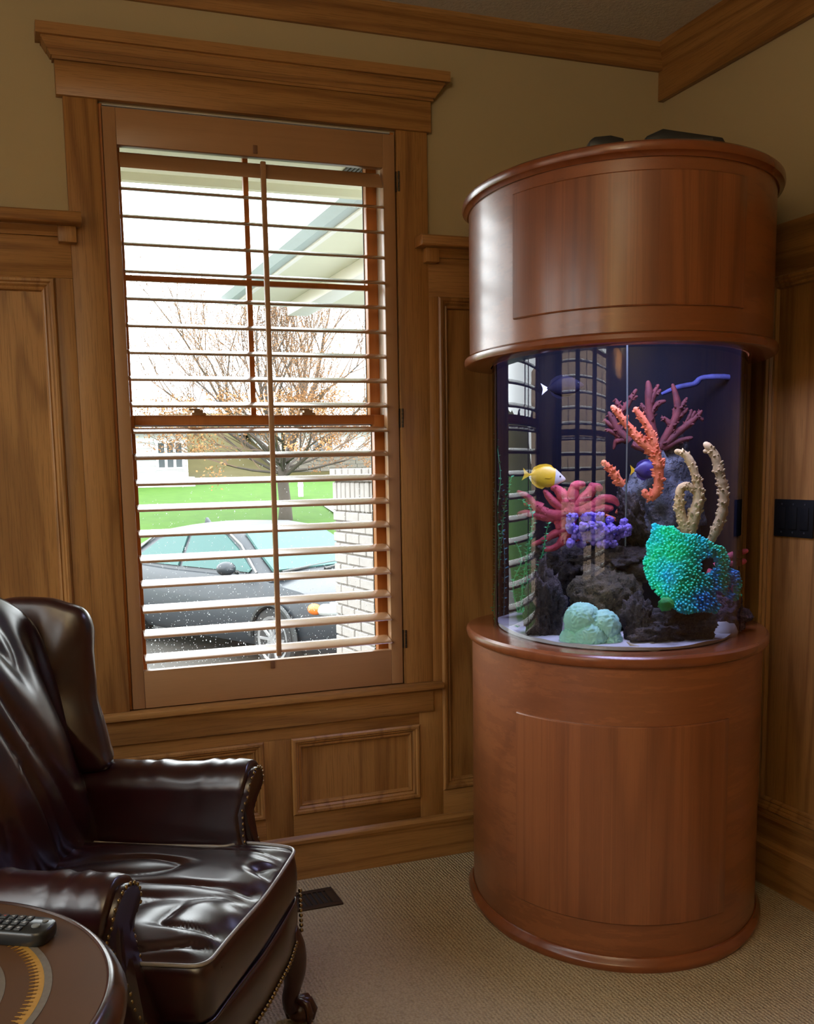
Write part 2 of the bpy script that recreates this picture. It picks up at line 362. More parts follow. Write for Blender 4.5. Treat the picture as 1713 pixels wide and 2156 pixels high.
# ------------------------------------------------------------------ windows
def window(name, M4, label, locks=True):
    """built in window-wall coordinates, then moved by M4"""
    wn = struct(name, None, None, label); x0, x1, z0, z1 = OX0, OX1, OZ0, OZ1; p = lambda n, mb, m, **k: obj(n, mb.xf(M4), m, wn, **k)
    fr = MB(); fr.box(x0+0.0005, x0+0.012, 0.001, 0.14, z0+0.0205, z1-0.0005).box(x1-0.012, x1-0.0005, 0.001, 0.14, z0+0.0205, z1-0.0005).box(x0+0.012, x1-0.012, 0.05, 0.14, z1-0.012, z1-0.0005).box(x0+0.0005, x1-0.0005, 0.021, 0.17, z0+0.0005, z0+0.02)
    p('window_frame', fr, M_SASH)
    ln = MB()
    for a in (x0+0.012, x1-0.03): 
        for k in range(3): ln.box(a+k*0.006, a+k*0.006+0.005, 0.045, 0.12-0.01*(k % 2), z0+0.02, z1-0.012)
    p('jamb_liner', ln, M_WHITE)
    p('head_liner', box(x0+.013, x1-.013, .0005, .0495, z1-.004, z1-.0005), M_WHITE)
    p('jamb_bead', box(x0+.0008, x0+.0085, -.006, .0008, z0+.003, z1-.003), M_SASH)
    zm = 1.498
    def sash(nm, y, za, zb, bot, top):
        s = MB(); s.box(x0+0.03, x0+0.066, y, y+0.032, za, zb).box(x1-0.066, x1-0.03, y, y+0.032, za, zb).box(x0+0.066, x1-0.066, y, y+0.032, za, za+bot).box(x0+0.066, x1-0.066, y, y+0.032, zb-top, zb)
        so = p(nm, s, M_SASH, bevel=0.0015)
        g = MB(); ax0, ax1, az0, az1 = x0+0.062, x1-0.062, za+bot-0.004, zb-top+0.004
        g.add([(ax0, y+0.02, az0), (ax1, y+0.02, az0), (ax1, y+0.02, az1), (ax0, y+0.02, az1)], [(0, 1, 2, 3)])
        obj('glass_pane', g.xf(M4), M_GLASS, so)
        r = frame_ring(ax0, ax1, az0, az1, [(0, 0.0), (0, 0.006), (0.006, 0.006), (0.006, 0.0)], lambda u, v, h: (u, y+0.028+h*0.5, v))
        obj('glazing_bead', r.xf(M4), M_GASK, so)
        return so
    lo = sash('lower_sash', 0.048, z0+0.02, zm+0.016, 0.06, 0.030)
    up = sash('upper_sash', 0.084, zm-0.016, z1-0.012, 0.032, 0.05)
    obj('muntin', box(-1.471, -1.455, 0.082, 0.098, zm, z1-0.05).xf(M4), M_SASH, up)
    obj('muntin', box(x0+0.06, x1-0.06, 0.083, 0.097, 1.915, 1.931).xf(M4), M_SASH, up)
    if locks:
        for xc in (-1.643, -1.29):
            k = MB(); k.box(xc-0.022, xc+0.022, 0.052, 0.078, zm+0.016, zm+0.024).box(xc-0.014, xc+0.014, 0.055, 0.075, zm+0.024, zm+0.033).box(xc-0.030, xc+0.004, 0.056, 0.066, zm+0.031, zm+0.037)
            p('sash_lock', k, M_TAN, bevel=0.001)
    return wn
M_WHITE = plain('white_vinyl', (0.62, 0.60, 0.55), 0.5, noise_amt=0.05)
M_GASK = plain('dark_gasket', (0.03, 0.03, 0.03), 0.6)
M_TAN = plain('tan_enamel', (0.5, 0.36, 0.22), 0.4)
I4 = Matrix.Identity(4)
def left_m4(yc):    # turns the window-wall window (centred on x = -1.454) into one of the left wall
    return Matrix.Translation((LW, yc, 0)) @ Matrix.Rotation(PI/2, 4, 'Z') @ Matrix.Diagonal((0.78/0.902, 1, 1, 1)) @ Matrix.Translation((1.454, 0, 0))
window('window_1', I4, 'double-hung window with orange sashes behind the shutter')
for i, (a, b) in enumerate(LWIN): window('window_%d' % (i+2), left_m4((a+b)/2), 'window of the left wall, seen only mirrored in the aquarium glass', locks=False)
# casing of the left windows
t4 = struct('trim_4', None, None, 'oak casing of the left windows, outside the picture')
lc = MB()
for yy in (-0.20, -1.08, -1.96, -2.84): lc.box(LW, LW+0.022, yy, yy+0.10 if yy > -2 or True else yy, OZ0, 2.387)
obj('side_casing', lc, M_OAKZ, t4); obj('head_board', box(LW, LW+0.03, -2.9, -0.05, 2.387, 2.50), M_OAKY, t4); obj('apron', box(LW, LW+0.04, -2.9, -0.05, 0.52, 0.62), M_OAKY, t4)
obj('lower_panelling', box(LW, LW+0.02, BACKY, 0, 0, 0.52), M_OAKZ, t4); obj('upper_panelling', box(LW, LW+0.02, BACKY, -2.84, 0.52, 2.03), M_OAKZ, t4)

# ------------------------------------------------------------------ shutters
ZL = [2.2355 - 0.0 if i == 0 else 2.156 - (i-1)*0.0767 for i in range(20)]
ell = [(0.032*math.cos(2*PI*k/16), 0.0052*math.sin(2*PI*k/16)) for k in range(16)]
LX0, LX1 = -1.852, -1.050
louver_me = MB().prism(ell, -(LX1-LX0)/2, (LX1-LX0)/2, 'x').mesh('louver', True, angle=60); louver_me.materials.append(M_LOUV)
def shutter(label, root_loc=(0, 0, 0), rz=0.0, sx=1.0, group=None, detail=True):
    t = thing('plantation_shutter', label, 'shutter', root_loc, rz, group); xc = -1.454; zb = OZ0+0.004
    S = lambda mb: mb.xf(Matrix.Translation((-xc, 0, -0.62)))
    y0, y1 = -0.016, 0.014; a0, a1, zt = OX0+0.010, OX1-0.004, OZ1-0.012
    obj('stile', S(box(a0, -1.858, y0, y1, zb, zt)), M_SHZ, t, bevel=0.002); obj('stile', S(box(-1.047, a1, y0, y1, zb, zt)), M_SHZ, t, bevel=0.002)
    obj('top_rail', S(box(-1.858, -1.047, y0+0.001, y1, 2.272, zt)), M_SHX, t, bevel=0.0015); obj('bottom_rail', S(box(-1.858, -1.047, y0+0.001, y1, zb, 0.740)), M_SHX, t, bevel=0.0015)
    for i, z in enumerate(ZL):
        o = obj('louver', louver_me, None, t); o.location = ((LX0+LX1)/2-xc, -0.002, z-0.62); o.rotation_euler = (math.radians(55 if i == 0 else 16.5), 0, 0)
    obj('tilt_rod', S(box(-1.446, -1.430, -0.046, -0.034, 0.757, 2.252)), M_SHZ, t, bevel=0.003)
    if detail:
        for z, s in ((2.292, 1), (0.726, -1)):
            n = MB(); n.box(-1.461, -1.447, -0.0155-0.0025, -0.0155, z-0.012, z+0.012); obj('rod_notch', S(n), M_SHD, t, bevel=0.002)
        for z in (2.233, 1.50, 0.774):
            h = MB(); h.box(-1.006, -0.9935, -0.020, -0.012, z-0.03, z+0.03)
            for k in range(5): h.add(*(lambda q: (q.v, q.f))(MB().tube([(-0.9975, -0.0235, z-0.030+k*0.0122), (-0.9975, -0.0235, z-0.030+k*0.0122+0.0112)], 0.0035, 8)))
            obj('hinge', S(h), M_HINGE, t)
    return t
M_SHD = plain('shutter_notch', (0.16, 0.07, 0.03), 0.5)
M_HINGE = plain('dark_bronze', (0.06, 0.045, 0.03), 0.4, 0.8)
sh = shutter('brown wooden plantation shutter closed over the visible window, louvers tilted open', (-1.454, 0, 0.62))
for lab, (a, b) in zip(('nearest the corner', 'in the middle of the three', 'furthest from the corner'), LWIN):
    c = copy_tree(sh); c.location = (LW, (a+b)/2, 0.62); c.rotation_euler = (0, 0, PI/2); c.scale = (0.78/0.902, 1, 1)
    c['label'] = 'shutter on the left wall, mirrored in the aquarium glass, ' + lab; c['group'] = 'shutters of the left windows'
# ================================================================== AQUARIUM
AC = Vector((-0.489, -0.458)); EF = Vector((-0.439, -0.898)); ES = Vector((-0.898, 0.439))   # centre, front axis, left axis of the egg-shaped plan
def egg(r, deg, z=0.0, back=0.8):
    a = math.radians(deg); c = math.cos(a); k = (1.246 if r > 0.37 else 1.37) if c > 0 else back
    q = AC + EF*(r*k*c) + ES*(r*math.sin(a)); return Vector((q.x, q.y, z))
def egg_rings(prof, n=120, back=0.8): return [[egg(r, 360*k/n, z, back) for k in range(n)] for r, z in prof]
def egg_solid(prof, n=120, caps=True): return MB().loft(egg_rings(prof, n), True, caps)
def egg_patch(r0, r1, a0, a1, z0, z1, n=40):
    """curved slab between two radii, angles and heights"""
    m = MB(); rings = []
    for k in range(n+1):
        d = a0+(a1-a0)*k/n; rings.append([egg(r0, d, z0), egg(r1-0.002, d, z0), egg(r1, d, z0+0.003), egg(r1, d, z1-0.003), egg(r1-0.002, d, z1), egg(r0, d, z1)])
    rings[0] = [egg(r0 if i in (0, 5) else r1-0.002, a0, p.z) for i, p in enumerate(rings[0])]
    m.loft(rings, True, True); return m
def tk(px, py, d):
    """a spot in the tank: d metres in front of (+) or behind (-) its middle as seen in the photograph"""
    n = Vector((CP.x-AC.x, CP.y-AC.y, 0)).normalized(); o = Vector((AC.x, AC.y, 0)) + n*d; q = ray(px, py)
    return CP + q*((o-CP).dot(n)/q.dot(n))
stand = thing('aquarium_stand', 'reddish cherry bow-front stand on the carpet carrying the lit aquarium', 'cabinet', (AC.x, AC.y, 0))
canopy = thing('aquarium_canopy', 'reddish cherry canopy hood on top of the aquarium, below the ceiling corner', 'cabinet', (AC.x, AC.y, 1.633))
tank = thing('aquarium_tank', 'bow-front glass fish tank of water lit blue between the cherry cabinets', 'aquarium', (AC.x, AC.y, 0.853))
def rel(mb, o): return mb.xf(Matrix.Translation(-o.location))
obj('body', rel(egg_solid([(0.427, 0.0), (0.427, 0.826)]), stand), M_CHX, stand, smooth=True)
obj('door_panel', rel(egg_patch(0.424, 0.4335, -35.5, 45, 0.128, 0.666), stand), M_CHZ, stand, smooth=True)
obj('base_moulding', rel(egg_solid([(0.428, 0.0), (0.441, 0.0), (0.444, 0.008), (0.444, 0.016), (0.442, 0.021), (0.436, 0.027), (0.432, 0.035), (0.428, 0.037)], caps=False), stand), M_CHD, stand, smooth=True)
obj('top_ledge', rel(egg_solid([(0.43, 0.818), (0.437, 0.820), (0.443, 0.826), (0.4455, 0.836), (0.444, 0.846), (0.438, 0.852), (0.43, 0.853)]), stand), M_CHD, stand, smooth=True)
obj('body', rel(egg_solid([(0.429, 1.652), (0.429, 2.078)], caps=False), canopy), M_CHX, canopy, smooth=True)
obj('front_panel', rel(egg_patch(0.426, 0.4355, -37, 46, 1.722, 2.038), canopy), M_CHZ, canopy, smooth=True)
obj('bottom_rim', rel(egg_solid([(0.366, 1.633), (0.436, 1.633), (0.442, 1.636), (0.4455, 1.644), (0.444, 1.655), (0.438, 1.661), (0.428, 1.663), (0.366, 1.663), (0.366, 1.633)], caps=False), canopy), M_CHD, canopy, smooth=True)
obj('lid', rel(egg_solid([(0.40, 2.068), (0.434, 2.068), (0.438, 2.074), (0.446, 2.078), (0.449, 2.086), (0.448, 2.097), (0.443, 2.102), (0.40, 2.102)]), canopy), M_CHD, canopy, smooth=True)
GR = 0.363
obj('glass_wall', rel(MB().loft(egg_rings([(GR, 0.8535), (GR, 1.76)], 160), True, False), tank), M_TANKG, tank, smooth=True)
M_WATER = clear('aquarium_water', (0.94, 0.96, 0.985))
obj('water', rel(MB().loft(egg_rings([(GR-0.012, 0.856), (GR-0.012, 1.745)], 100), True, True), tank), M_WATER, tank, smooth=True)
M_DIMBACK = plain('navy_dim_back', (0.002, 0.0025, 0.011), 0.6, noise_amt=0.2, nscale=6, spec=0.2)  # added navy sheet, standing for the dim blue-lit view through the clear back
fm = MB(); fm.loft([[egg(GR-0.008, 82+196*k/60, z) for k in range(61)] for z in (0.856, 1.755)], False, False)
fm.v += [tuple(egg(GR-0.011, 82+196*k/60, z)) for z in (0.856, 1.755) for k in range(61)]; n0 = 122
fm.f += [(n0+i, n0+61+i, n0+62+i, n0+i+1) for i in range(60)]
obj('dim_back_sheet', rel(fm, tank), M_DIMBACK, tank, smooth=True)
# the sand bed
def sand_z(r, d):
    q = egg(r, d); return 0.864 + 0.007*mnoise.noise(Vector((q.x*9, q.y*9, 2.0)))
sm = MB(); rings = [[egg(GR-0.014, 3*k, 0.856) for k in range(120)]]
for q in range(12):
    r = (GR-0.014)*(1-q/12.0); rings.append([egg(r, 3*k, sand_z(r, 3*k)) for k in range(120)])
sm.loft(rings, True, True)
M_SAND = plain('white_sand', (0.62, 0.60, 0.62), 0.9, noise_amt=0.12, nscale=220, bump_s=0.3)
so = obj('sand_bed', sm, M_SAND, smooth=True); so['kind'] = 'stuff'; so['label'] = 'white sand bed on the aquarium floor'; so['category'] = 'sand'

# ---- rocks
def ico(sub):
    bm = bmesh.new(); bmesh.ops.create_icosphere(bm, subdivisions=sub, radius=1); v = [x.co.copy() for x in bm.verts]; f = [tuple(q.index for q in x.verts) for x in bm.faces]; bm.free(); return v, f
ICO = {k: ico(k) for k in (1, 2, 3, 4, 5)}
def rock_mesh(c, rad, seed, sub=5, amp=0.35, pits=0.14, freq=1.6, rot=0.0):
    v, f = ICO[sub]; o = Vector((seed*7.3, seed*3.1, seed*1.7)); out = []; R = Matrix.Rotation(rot, 3, 'Y')
    for p in v:
        d = 1 + amp*mnoise.fractal(p*freq+o, 0.55, 2.1, 6) - 0.10*abs(mnoise.noise(p*5.0+o))
        vr = mnoise.voronoi(p*4.2+o)[0][0]
        d -= pits*max(0, 0.45-vr)*2
        q = R @ Vector((p.x*rad[0]*d, p.y*rad[1]*d, p.z*rad[2]*d)); out.append(Vector(c)+q)
    m = MB(); m.add(out, f); return m
def m_rock(name, a, b, c3, purple=0.0):
    m, nt, bs = mat(name); v = texco(nt); n1 = noise(nt, v, 9, 5, 0.65); n2 = noise(nt, v, 60, 4, 0.7)
    c = ramp(nt, n1, [(0.35, a), (0.55, b), (0.72, c3)])
    c = mixc(nt, mth(nt, 'MULTIPLY', mth(nt, 'GREATER_THAN', n2, 0.58), 0.7), c, tuple(q*0.25 for q in a))
    L(nt, c, bs.inputs['Base Color']); bs.inputs['Roughness'].default_value = 0.8; bump(nt, bs, n2, 1.0, 0.012); return m
M_ROCKD = m_rock('dark_live_rock', (0.020, 0.014, 0.016), (0.045, 0.032, 0.030), (0.10, 0.075, 0.06))
M_ROCKB = m_rock('brown_live_rock', (0.045, 0.035, 0.018), (0.085, 0.065, 0.034), (0.13, 0.10, 0.06))
M_ROCKG = m_rock('grey_blue_rock', (0.06, 0.065, 0.085), (0.13, 0.14, 0.17), (0.24, 0.25, 0.30))
M_ROCKP = m_rock('purple_crusted_rock', (0.04, 0.025, 0.045), (0.10, 0.065, 0.11), (0.22, 0.16, 0.22))
def rock(label, c, rad, seed, m, **k):
    o = obj('live_rock', rock_mesh(c, rad, seed, **k), m, smooth=True, angle=180); tag(o, label, 'rock', 'live rocks in the aquarium'); return o
rock('tall grey-blue rock at the back behind the orange and beige corals', tk(1395, 1075, -0.10)-Vector((0,0,0.0)), (0.135, 0.08, 0.20), 1, M_ROCKG, sub=5, amp=0.30)
rock('narrow dark rock pillar beside the green plants at the glass', tk(1142, 1286, 0.29), (0.050, 0.05, 0.118), 2, M_ROCKD, amp=0.45)
rock('wide dark rock shelf under the pink coral', tk(1180, 1200, -0.02), (0.125, 0.08, 0.085), 3, M_ROCKD, amp=0.35)
rock('olive brown rock behind the pale brain coral', tk(1275, 1268, 0.16), (0.112, 0.09, 0.108), 4, M_ROCKB, sub=5, amp=0.22, pits=0.06)
rock('big dark jagged rock in front under the teal coral', tk(1420, 1335, 0.31), (0.112, 0.058, 0.066), 5, M_ROCKD, sub=5, amp=0.40, pits=0.2)
rock('small dark rock knob at the left end of the big front rock', tk(1342, 1312, 0.33), (0.038, 0.04, 0.078), 12, M_ROCKD, amp=0.35)
rock('purple crusted rock under the right end of the teal coral', tk(1520, 1292, 0.10), (0.066, 0.06, 0.060), 6, M_ROCKP, amp=0.4)
rock('holey dark rock knob under the small orange coral', tk(1328, 1090, 0.04), (0.042, 0.045, 0.078), 7, M_ROCKD, amp=0.4, pits=0.35, rot=-0.3)
rock('dark flat rock ledge under the purple cauliflower coral', tk(1315, 1185, 0.04), (0.14, 0.09, 0.050), 8, M_ROCKD, sub=5, amp=0.38, pits=0.2)

# ---- corals: branches with nubs
def curve_pts(ctrl, n=24):
    """Catmull-Rom through (point, radius) pairs"""
    P = [Vector(c[0]) for c in ctrl]; Rr = [c[1] for c in ctrl]; out = []
    for i in range(len(P)-1):
        p0, p1, p2, p3 = P[max(i-1, 0)], P[i], P[i+1], P[min(i+2, len(P)-1)]
        m = max(3, int(n*(p2-p1).length/sum((P[j+1]-P[j]).length for j in range(len(P)-1))))
        for k in range(m):
            t = k/m; out.append((0.5*((2*p1)+(p2-p0)*t+(2*p0-5*p1+4*p2-p3)*t*t+(3*p1-p0-3*p2+p3)*t**3), Rr[i]*(1-t)+Rr[i+1]*t))
    out.append((P[-1], Rr[-1])); return out
def branch(m, ctrl, nubs=60, nl=1.0, n=40, rnd=None, seg=10, nub_up=0.3):
    rnd = rnd or random; pts = curve_pts(ctrl, n)
    rr = [r*(1+0.22*mnoise.noise(p*110)) for p, r in pts]
    pp = [p for p, _ in pts]; d = (pp[-1]-pp[-2]).normalized(); r1 = rr[-1]
    pp += [pp[-1]+d*r1*0.5, pp[-1]+d*r1*0.85, pp[-1]+d*r1]; rr += [r1*0.85, r1*0.5, r1*0.05]
    m.tube(pp, rr, seg)
    for k in range(nubs):
        i = rnd.randrange(1, len(pts)-1); p, r = pts[i]; t = (pts[i+1][0]-pts[i-1][0]).normalized()
        a = rnd.uniform(0, 2*PI); x = t.orthogonal().normalized(); y = t.cross(x); dr = (x*math.cos(a)+y*math.sin(a)+t*nub_up*rnd.uniform(0.2, 2)).normalized()
        h = r*rnd.uniform(0.35, 1.0)*nl; q = p+dr*(r*0.62); tip = (dr+t*0.35).normalized()
        m.tube([q, q+dr*h*0.6, q+dr*h*0.75+tip*h*0.35, q+dr*h*0.8+tip*h*0.55], [r*0.52, r*0.34, r*0.21, r*0.04], 6, caps=False)
def m_coral(name, c, c2, rough=0.75, bs_=0.5, ns=26):
    m, nt, b = mat(name); v = texco(nt, rnd=False); n = noise(nt, v, ns, 4); n2 = noise(nt, v, 400, 2)
    L(nt, ramp(nt, n, [(0.35, c2), (0.62, c)]), b.inputs['Base Color']); b.inputs['Roughness'].default_value = rough; bump(nt, b, n2, bs_, 0.002)
    return m
M_ORANGE = m_coral('orange_coral', (0.80, 0.22, 0.10), (0.62, 0.13, 0.06)); M_WINE = m_coral('wine_red_coral', (0.14, 0.022, 0.026), (0.08, 0.014, 0.02))
M_BEIGE = m_coral('beige_coral', (0.72, 0.52, 0.26), (0.52, 0.36, 0.16)); M_PINK = m_coral('pink_coral', (0.55, 0.075, 0.11), (0.32, 0.03, 0.06))
M_PURP = m_coral('purple_coral', (0.28, 0.20, 0.75), (0.14, 0.09, 0.42)); M_CRIM = m_coral('crimson_coral', (0.6, 0.10, 0.16), (0.35, 0.05, 0.09))
def T3(d, *pts): return [(tk(x, y, d+(q[0] if q else 0)), r) for x, y, r, *q in pts]
R1 = random.Random(3)
m = MB(); branch(m, T3(0.13, (1368, 1052, .011), (1383, 1030, .013), (1386, 985, .014), (1374, 950, .0135), (1345, 925, .012), (1318, 893, .011), (1302, 872, .009), (1290, 858, .008)), 150, rnd=R1)
branch(m, T3(0.135, (1386, 985, .013), (1380, 950, .012), (1372, 920, .011), (1362, 897, .010), (1347, 875, .009), (1338, 862, .0075)), 90, rnd=R1)
branch(m, T3(0.13, (1372, 1047, .011), (1360, 1042, .010), (1357, 1035, .008)), 12, rnd=R1); branch(m, T3(0.13, (1314, 895, .008), (1318, 884, .006), (1320, 876, .005)), 8, rnd=R1)
tag(obj('gorgonian_coral', m, M_ORANGE, smooth=True, angle=60), 'orange forked knobbly coral reaching up in the middle of the tank', 'coral')
m = MB(); branch(m, T3(0.12, (1313, 1022, .008), (1303, 1013, .012), (1290, 995, .011), (1281, 984, .009), (1271, 974, .008)), 60, rnd=R1); branch(m, T3(0.12, (1308, 1018, .011), (1299, 1016, .008), (1291, 1016, .005)), 12, rnd=R1)
tag(obj('gorgonian_coral', m, M_ORANGE, smooth=True, angle=60), 'short orange coral stub on the holey dark rock knob', 'coral')
m = MB(); branch(m, T3(0.02, (1250, 1083, .006), (1262, 1082, .009), (1272, 1078, .008), (1284, 1073, .006)), 14, rnd=R1); branch(m, T3(0.02, (1298, 1082, .006), (1303, 1073, .008), (1306, 1064, .006)), 10, rnd=R1); branch(m, T3(0.02, (1296, 1092, .008), (1306, 1098, .009), (1312, 1104, .006)), 14, rnd=R1); branch(m, T3(0.0, (1262, 1080, .006), (1285, 1090, .006), (1304, 1098, .006)), 4, rnd=R1)
tag(obj('gorgonian_coral', m, M_ORANGE, smooth=True, angle=60), 'small orange coral tips behind the purple cauliflower coral', 'coral')
# wine-red fan at the back
m = MB(); d = -0.06
for pts in ([(1385, 945, .012), (1372, 900, .013), (1366, 860, .013), (1366, 825, .012), (1364, 806, .007)], [(1368, 850, .010), (1378, 825, .008), (1385, 812, .005)], [(1370, 870, .010), (1385, 850, .009), (1398, 845, .006)], [(1369, 880, .010), (1357, 862, .008), (1350, 851, .005)], [(1367, 835, .008), (1382, 828, .007), (1389, 822, .005)],
            [(1390, 940, .013), (1410, 905, .013), (1426, 870, .012), (1424, 840, .010), (1416, 811, .006)], [(1426, 870, .009), (1438, 850, .007), (1445, 839, .004)], [(1422, 885, .009), (1440, 868, .007), (1446, 861, .004)], [(1415, 900, .009), (1403, 885, .008), (1393, 880, .005)], [(1410, 910, .009), (1419, 880, .008), (1420, 862, .006)],
            [(1395, 940, .012), (1425, 912, .012), (1450, 892, .011), (1468, 876, .008), (1476, 866, .005)], [(1450, 892, .008), (1462, 868, .005)], [(1440, 900, .008), (1452, 875, .006), (1455, 864, .004)], [(1468, 876, .006), (1478, 884, .004)], [(1395, 945, .010), (1430, 928, .009), (1455, 922, .005)],
            [(1325, 930, .012), (1300, 905, .013), (1290, 885, .012), (1282, 870, .006)], [(1300, 905, .009), (1283, 893, .008), (1272, 884, .004)], [(1305, 920, .009), (1285, 908, .007), (1275, 905, .004)], [(1315, 925, .010), (1297, 930, .008), (1292, 944, .004)], [(1300, 880, .010), (1318, 855, .010), (1330, 835, .008), (1338, 822, .005)], [(1327, 842, .007), (1340, 835, .004)], [(1306, 870, .009), (1300, 852, .008), (1296, 842, .005)], [(1330, 935, .011), (1360, 945, .013), (1390, 942, .012)]):
    branch(m, T3(d, *pts), 12, 1.1, rnd=R1, n=16)
tag(obj('gorgonian_coral', m, M_WINE, smooth=True, angle=60), 'dark wine-red spreading coral at the back near the top', 'coral')
# beige finger corals
m = MB(); branch(m, T3(0.17, (1441, 1150, .013), (1452, 1120, .017), (1462, 1080, .017), (1471, 1050, .015), (1466, 1010, .012), (1455, 978, .011), (1443, 958, .010), (1425, 951, .008)), 130, 0.8, rnd=R1)
branch(m, T3(0.175, (1447, 1130, .013), (1434, 1090, .014), (1430, 1055, .013), (1432, 1030, .012), (1445, 1022, .010), (1458, 1030, .009)), 90, 0.8, rnd=R1)
tag(obj('finger_coral', m, M_BEIGE, smooth=True, angle=60), 'beige knobbly coral with a closed loop, standing behind the teal coral', 'coral')
m = MB(); branch(m, T3(0.12, (1487, 1155, .010), (1500, 1130, .013), (1513, 1100, .014), (1523, 1060, .014), (1520, 1020, .013), (1511, 985, .013), (1503, 955, .012), (1486, 936, .009)), 150, 0.8, rnd=R1); branch(m, T3(0.12, (1506, 970, .009), (1494, 953, .007), (1484, 950, .006)), 10, 0.8, rnd=R1)
tag(obj('finger_coral', m, M_BEIGE, smooth=True, angle=60), 'tall single beige knobbly coral at the right of the tank', 'coral')
# pink branching coral
m = MB(); d = 0.10; c0 = (1200, 1075, .022)
for pts in ([c0, (1165, 1085, .020), (1130, 1068, .014), (1110, 1046, .010), (1091, 1036, .006)], [(1140, 1070, .014), (1125, 1062, .012), (1107, 1060, .008), (1075, 1078, .004)][:3], [(1165, 1090, .016), (1130, 1085, .013), (1108, 1080, .011), (1093, 1082, .007)], [c0, (1170, 1060, .014), (1155, 1045, .011), (1147, 1035, .007)], [c0, (1185, 1045, .018), (1172, 1030, .013), (1165, 1028, .009)], [c0, (1205, 1045, .020), (1210, 1025, .015), (1225, 1020, .011)], [c0, (1235, 1045, .018), (1250, 1025, .014), (1262, 1028, .010)],
            [c0, (1245, 1065, .016), (1268, 1050, .014), (1290, 1052, .011), (1300, 1062, .006)], [c0, (1230, 1075, .018), (1260, 1070, .014), (1285, 1070, .010)], [(1205, 1090, .016), (1195, 1110, .014), (1165, 1125, .012), (1138, 1140, .009), (1123, 1146, .006)], [(1195, 1115, .012), (1172, 1150, .010), (1150, 1156, .008)], [(1200, 1120, .014), (1185, 1140, .012), (1165, 1153, .009), (1148, 1155, .006)], [(1195, 1110, .014), (1222, 1135, .012), (1245, 1136, .008), (1252, 1132, .005)], [(1200, 1085, .02), (1200, 1110, .017), (1195, 1135, .012)], [(1195, 1080, .016), (1180, 1110, .013), (1172, 1098, .010), (1168, 1098, .007)], [(1225, 1055, .014), (1240, 1035, .013), (1245, 1022, .009)]):
    branch(m, T3(d, *pts), 26, 0.45, rnd=R1, n=18)
tag(obj('branching_coral', m, M_PINK, smooth=True, angle=60), 'pink many-fingered coral beside the yellow fish', 'coral')
m = MB(); branch(m, T3(-0.03, (1505, 1192, .010), (1530, 1175, .012), (1552, 1165, .010), (1570, 1160, .007)), 12, 0.5, rnd=R1, n=14); branch(m, T3(-0.03, (1520, 1180, .010), (1540, 1185, .011), (1565, 1182, .008)), 10, 0.5, rnd=R1, n=14); branch(m, T3(-0.03, (1500, 1200, .012), (1495, 1215, .012), (1505, 1240, .012)), 10, 0.5, rnd=R1, n=14)
tag(obj('branching_coral', m, M_CRIM, smooth=True, angle=60), 'crimson coral branch half hidden behind the hole of the teal coral', 'coral')
# purple cauliflower coral
m = MB(); R2 = random.Random(5); c = tk(1258, 1118, 0.13)
px0 = [(1240+R2.gauss(0, 34), 1115+R2.gauss(0, 14)) for _ in range(70)] + [(1316, 1108), (1322, 1112), (1300, 1130), (1275, 1140), (1290, 1145), (1250, 1140), (1245, 1085), (1260, 1088), (1282, 1095)]
for x, y in px0:
    x = min(max(x, 1200), 1312) if x < 1314 else x; y = min(max(y, 1088), 1146); q = tk(x, y, 0.13+R2.uniform(-.03, .03)); r = R2.uniform(.009, .014)
    m.ball(q, (r, r*0.9, r*1.1), 9, 6)
    for k in range(5):
        dv = Vector((R2.uniform(-1, 1), R2.uniform(-1, 0.3), R2.uniform(-.3, 1))).normalized(); m.ball(q+dv*r*0.85, r*0.5, 7, 5)
m.ball(tk(1258, 1128, 0.10), (0.055, 0.04, 0.02), 14, 8)
tag(obj('cauliflower_coral', m, M_PURP, smooth=True, angle=180), 'violet cauliflower coral on the dark rock ledge', 'coral')
# teal staghorn plate with a hole
OUT = [(1376, 1106), (1395, 1112), (1418, 1113), (1432, 1128), (1450, 1130), (1468, 1130), (1488, 1143), (1505, 1152), (1519, 1155), (1526, 1170), (1531, 1183), (1527, 1196), (1550, 1204), (1556, 1225), (1553, 1250), (1545, 1262), (1530, 1255), (1515, 1240), (1500, 1240), (1502, 1252), (1505, 1265), (1512, 1272), (1504, 1287), (1485, 1283), (1465, 1283), (1445, 1288), (1428, 1283), (1412, 1270), (1395, 1256), (1378, 1240), (1368, 1222), (1360, 1200), (1358, 1182), (1366, 1165), (1364, 1148), (1372, 1135)]
HOLE = [(1480, 1178), (1492, 1172), (1503, 1176), (1507, 1188), (1500, 1200), (1487, 1209), (1476, 1206), (1472, 1192)]
def inside(p, poly):
    c = False; j = len(poly)-1
    for i in range(len(poly)):
        a, b = poly[i], poly[j]
        if (a[1] > p[1]) != (b[1] > p[1]) and p[0] < (b[0]-a[0])*(p[1]-a[1])/(b[1]-a[1])+a[0]: c = not c
        j = i
    return c
def teal_depth(x, y): return 0.33 - ((x-1430)/230.0)**2*0.9 + 0.02*math.sin(x*0.03)+ (1200-y)*-0.0006
def m_teal():
    m, nt, b = mat('teal_fluorescent_coral'); v = texco(nt, rnd=False); n = noise(nt, v, 9, 2)
    c = ramp(nt, n, [(0.38, (0.01, 0.80, 0.42)), (0.52, (0.02, 0.76, 0.74)), (0.66, (0.02, 0.42, 0.98))])
    L(nt, c, b.inputs['Base Color']); b.inputs['Roughness'].default_value = 0.5; return m
M_TEAL = m_teal()
teal = thing('staghorn_coral', 'teal and blue plate coral covered in tiny nubs, with a hole at its right', 'coral', tk(1430, 1285, 0.30))
pl = MB(); step = 5; idx = {}
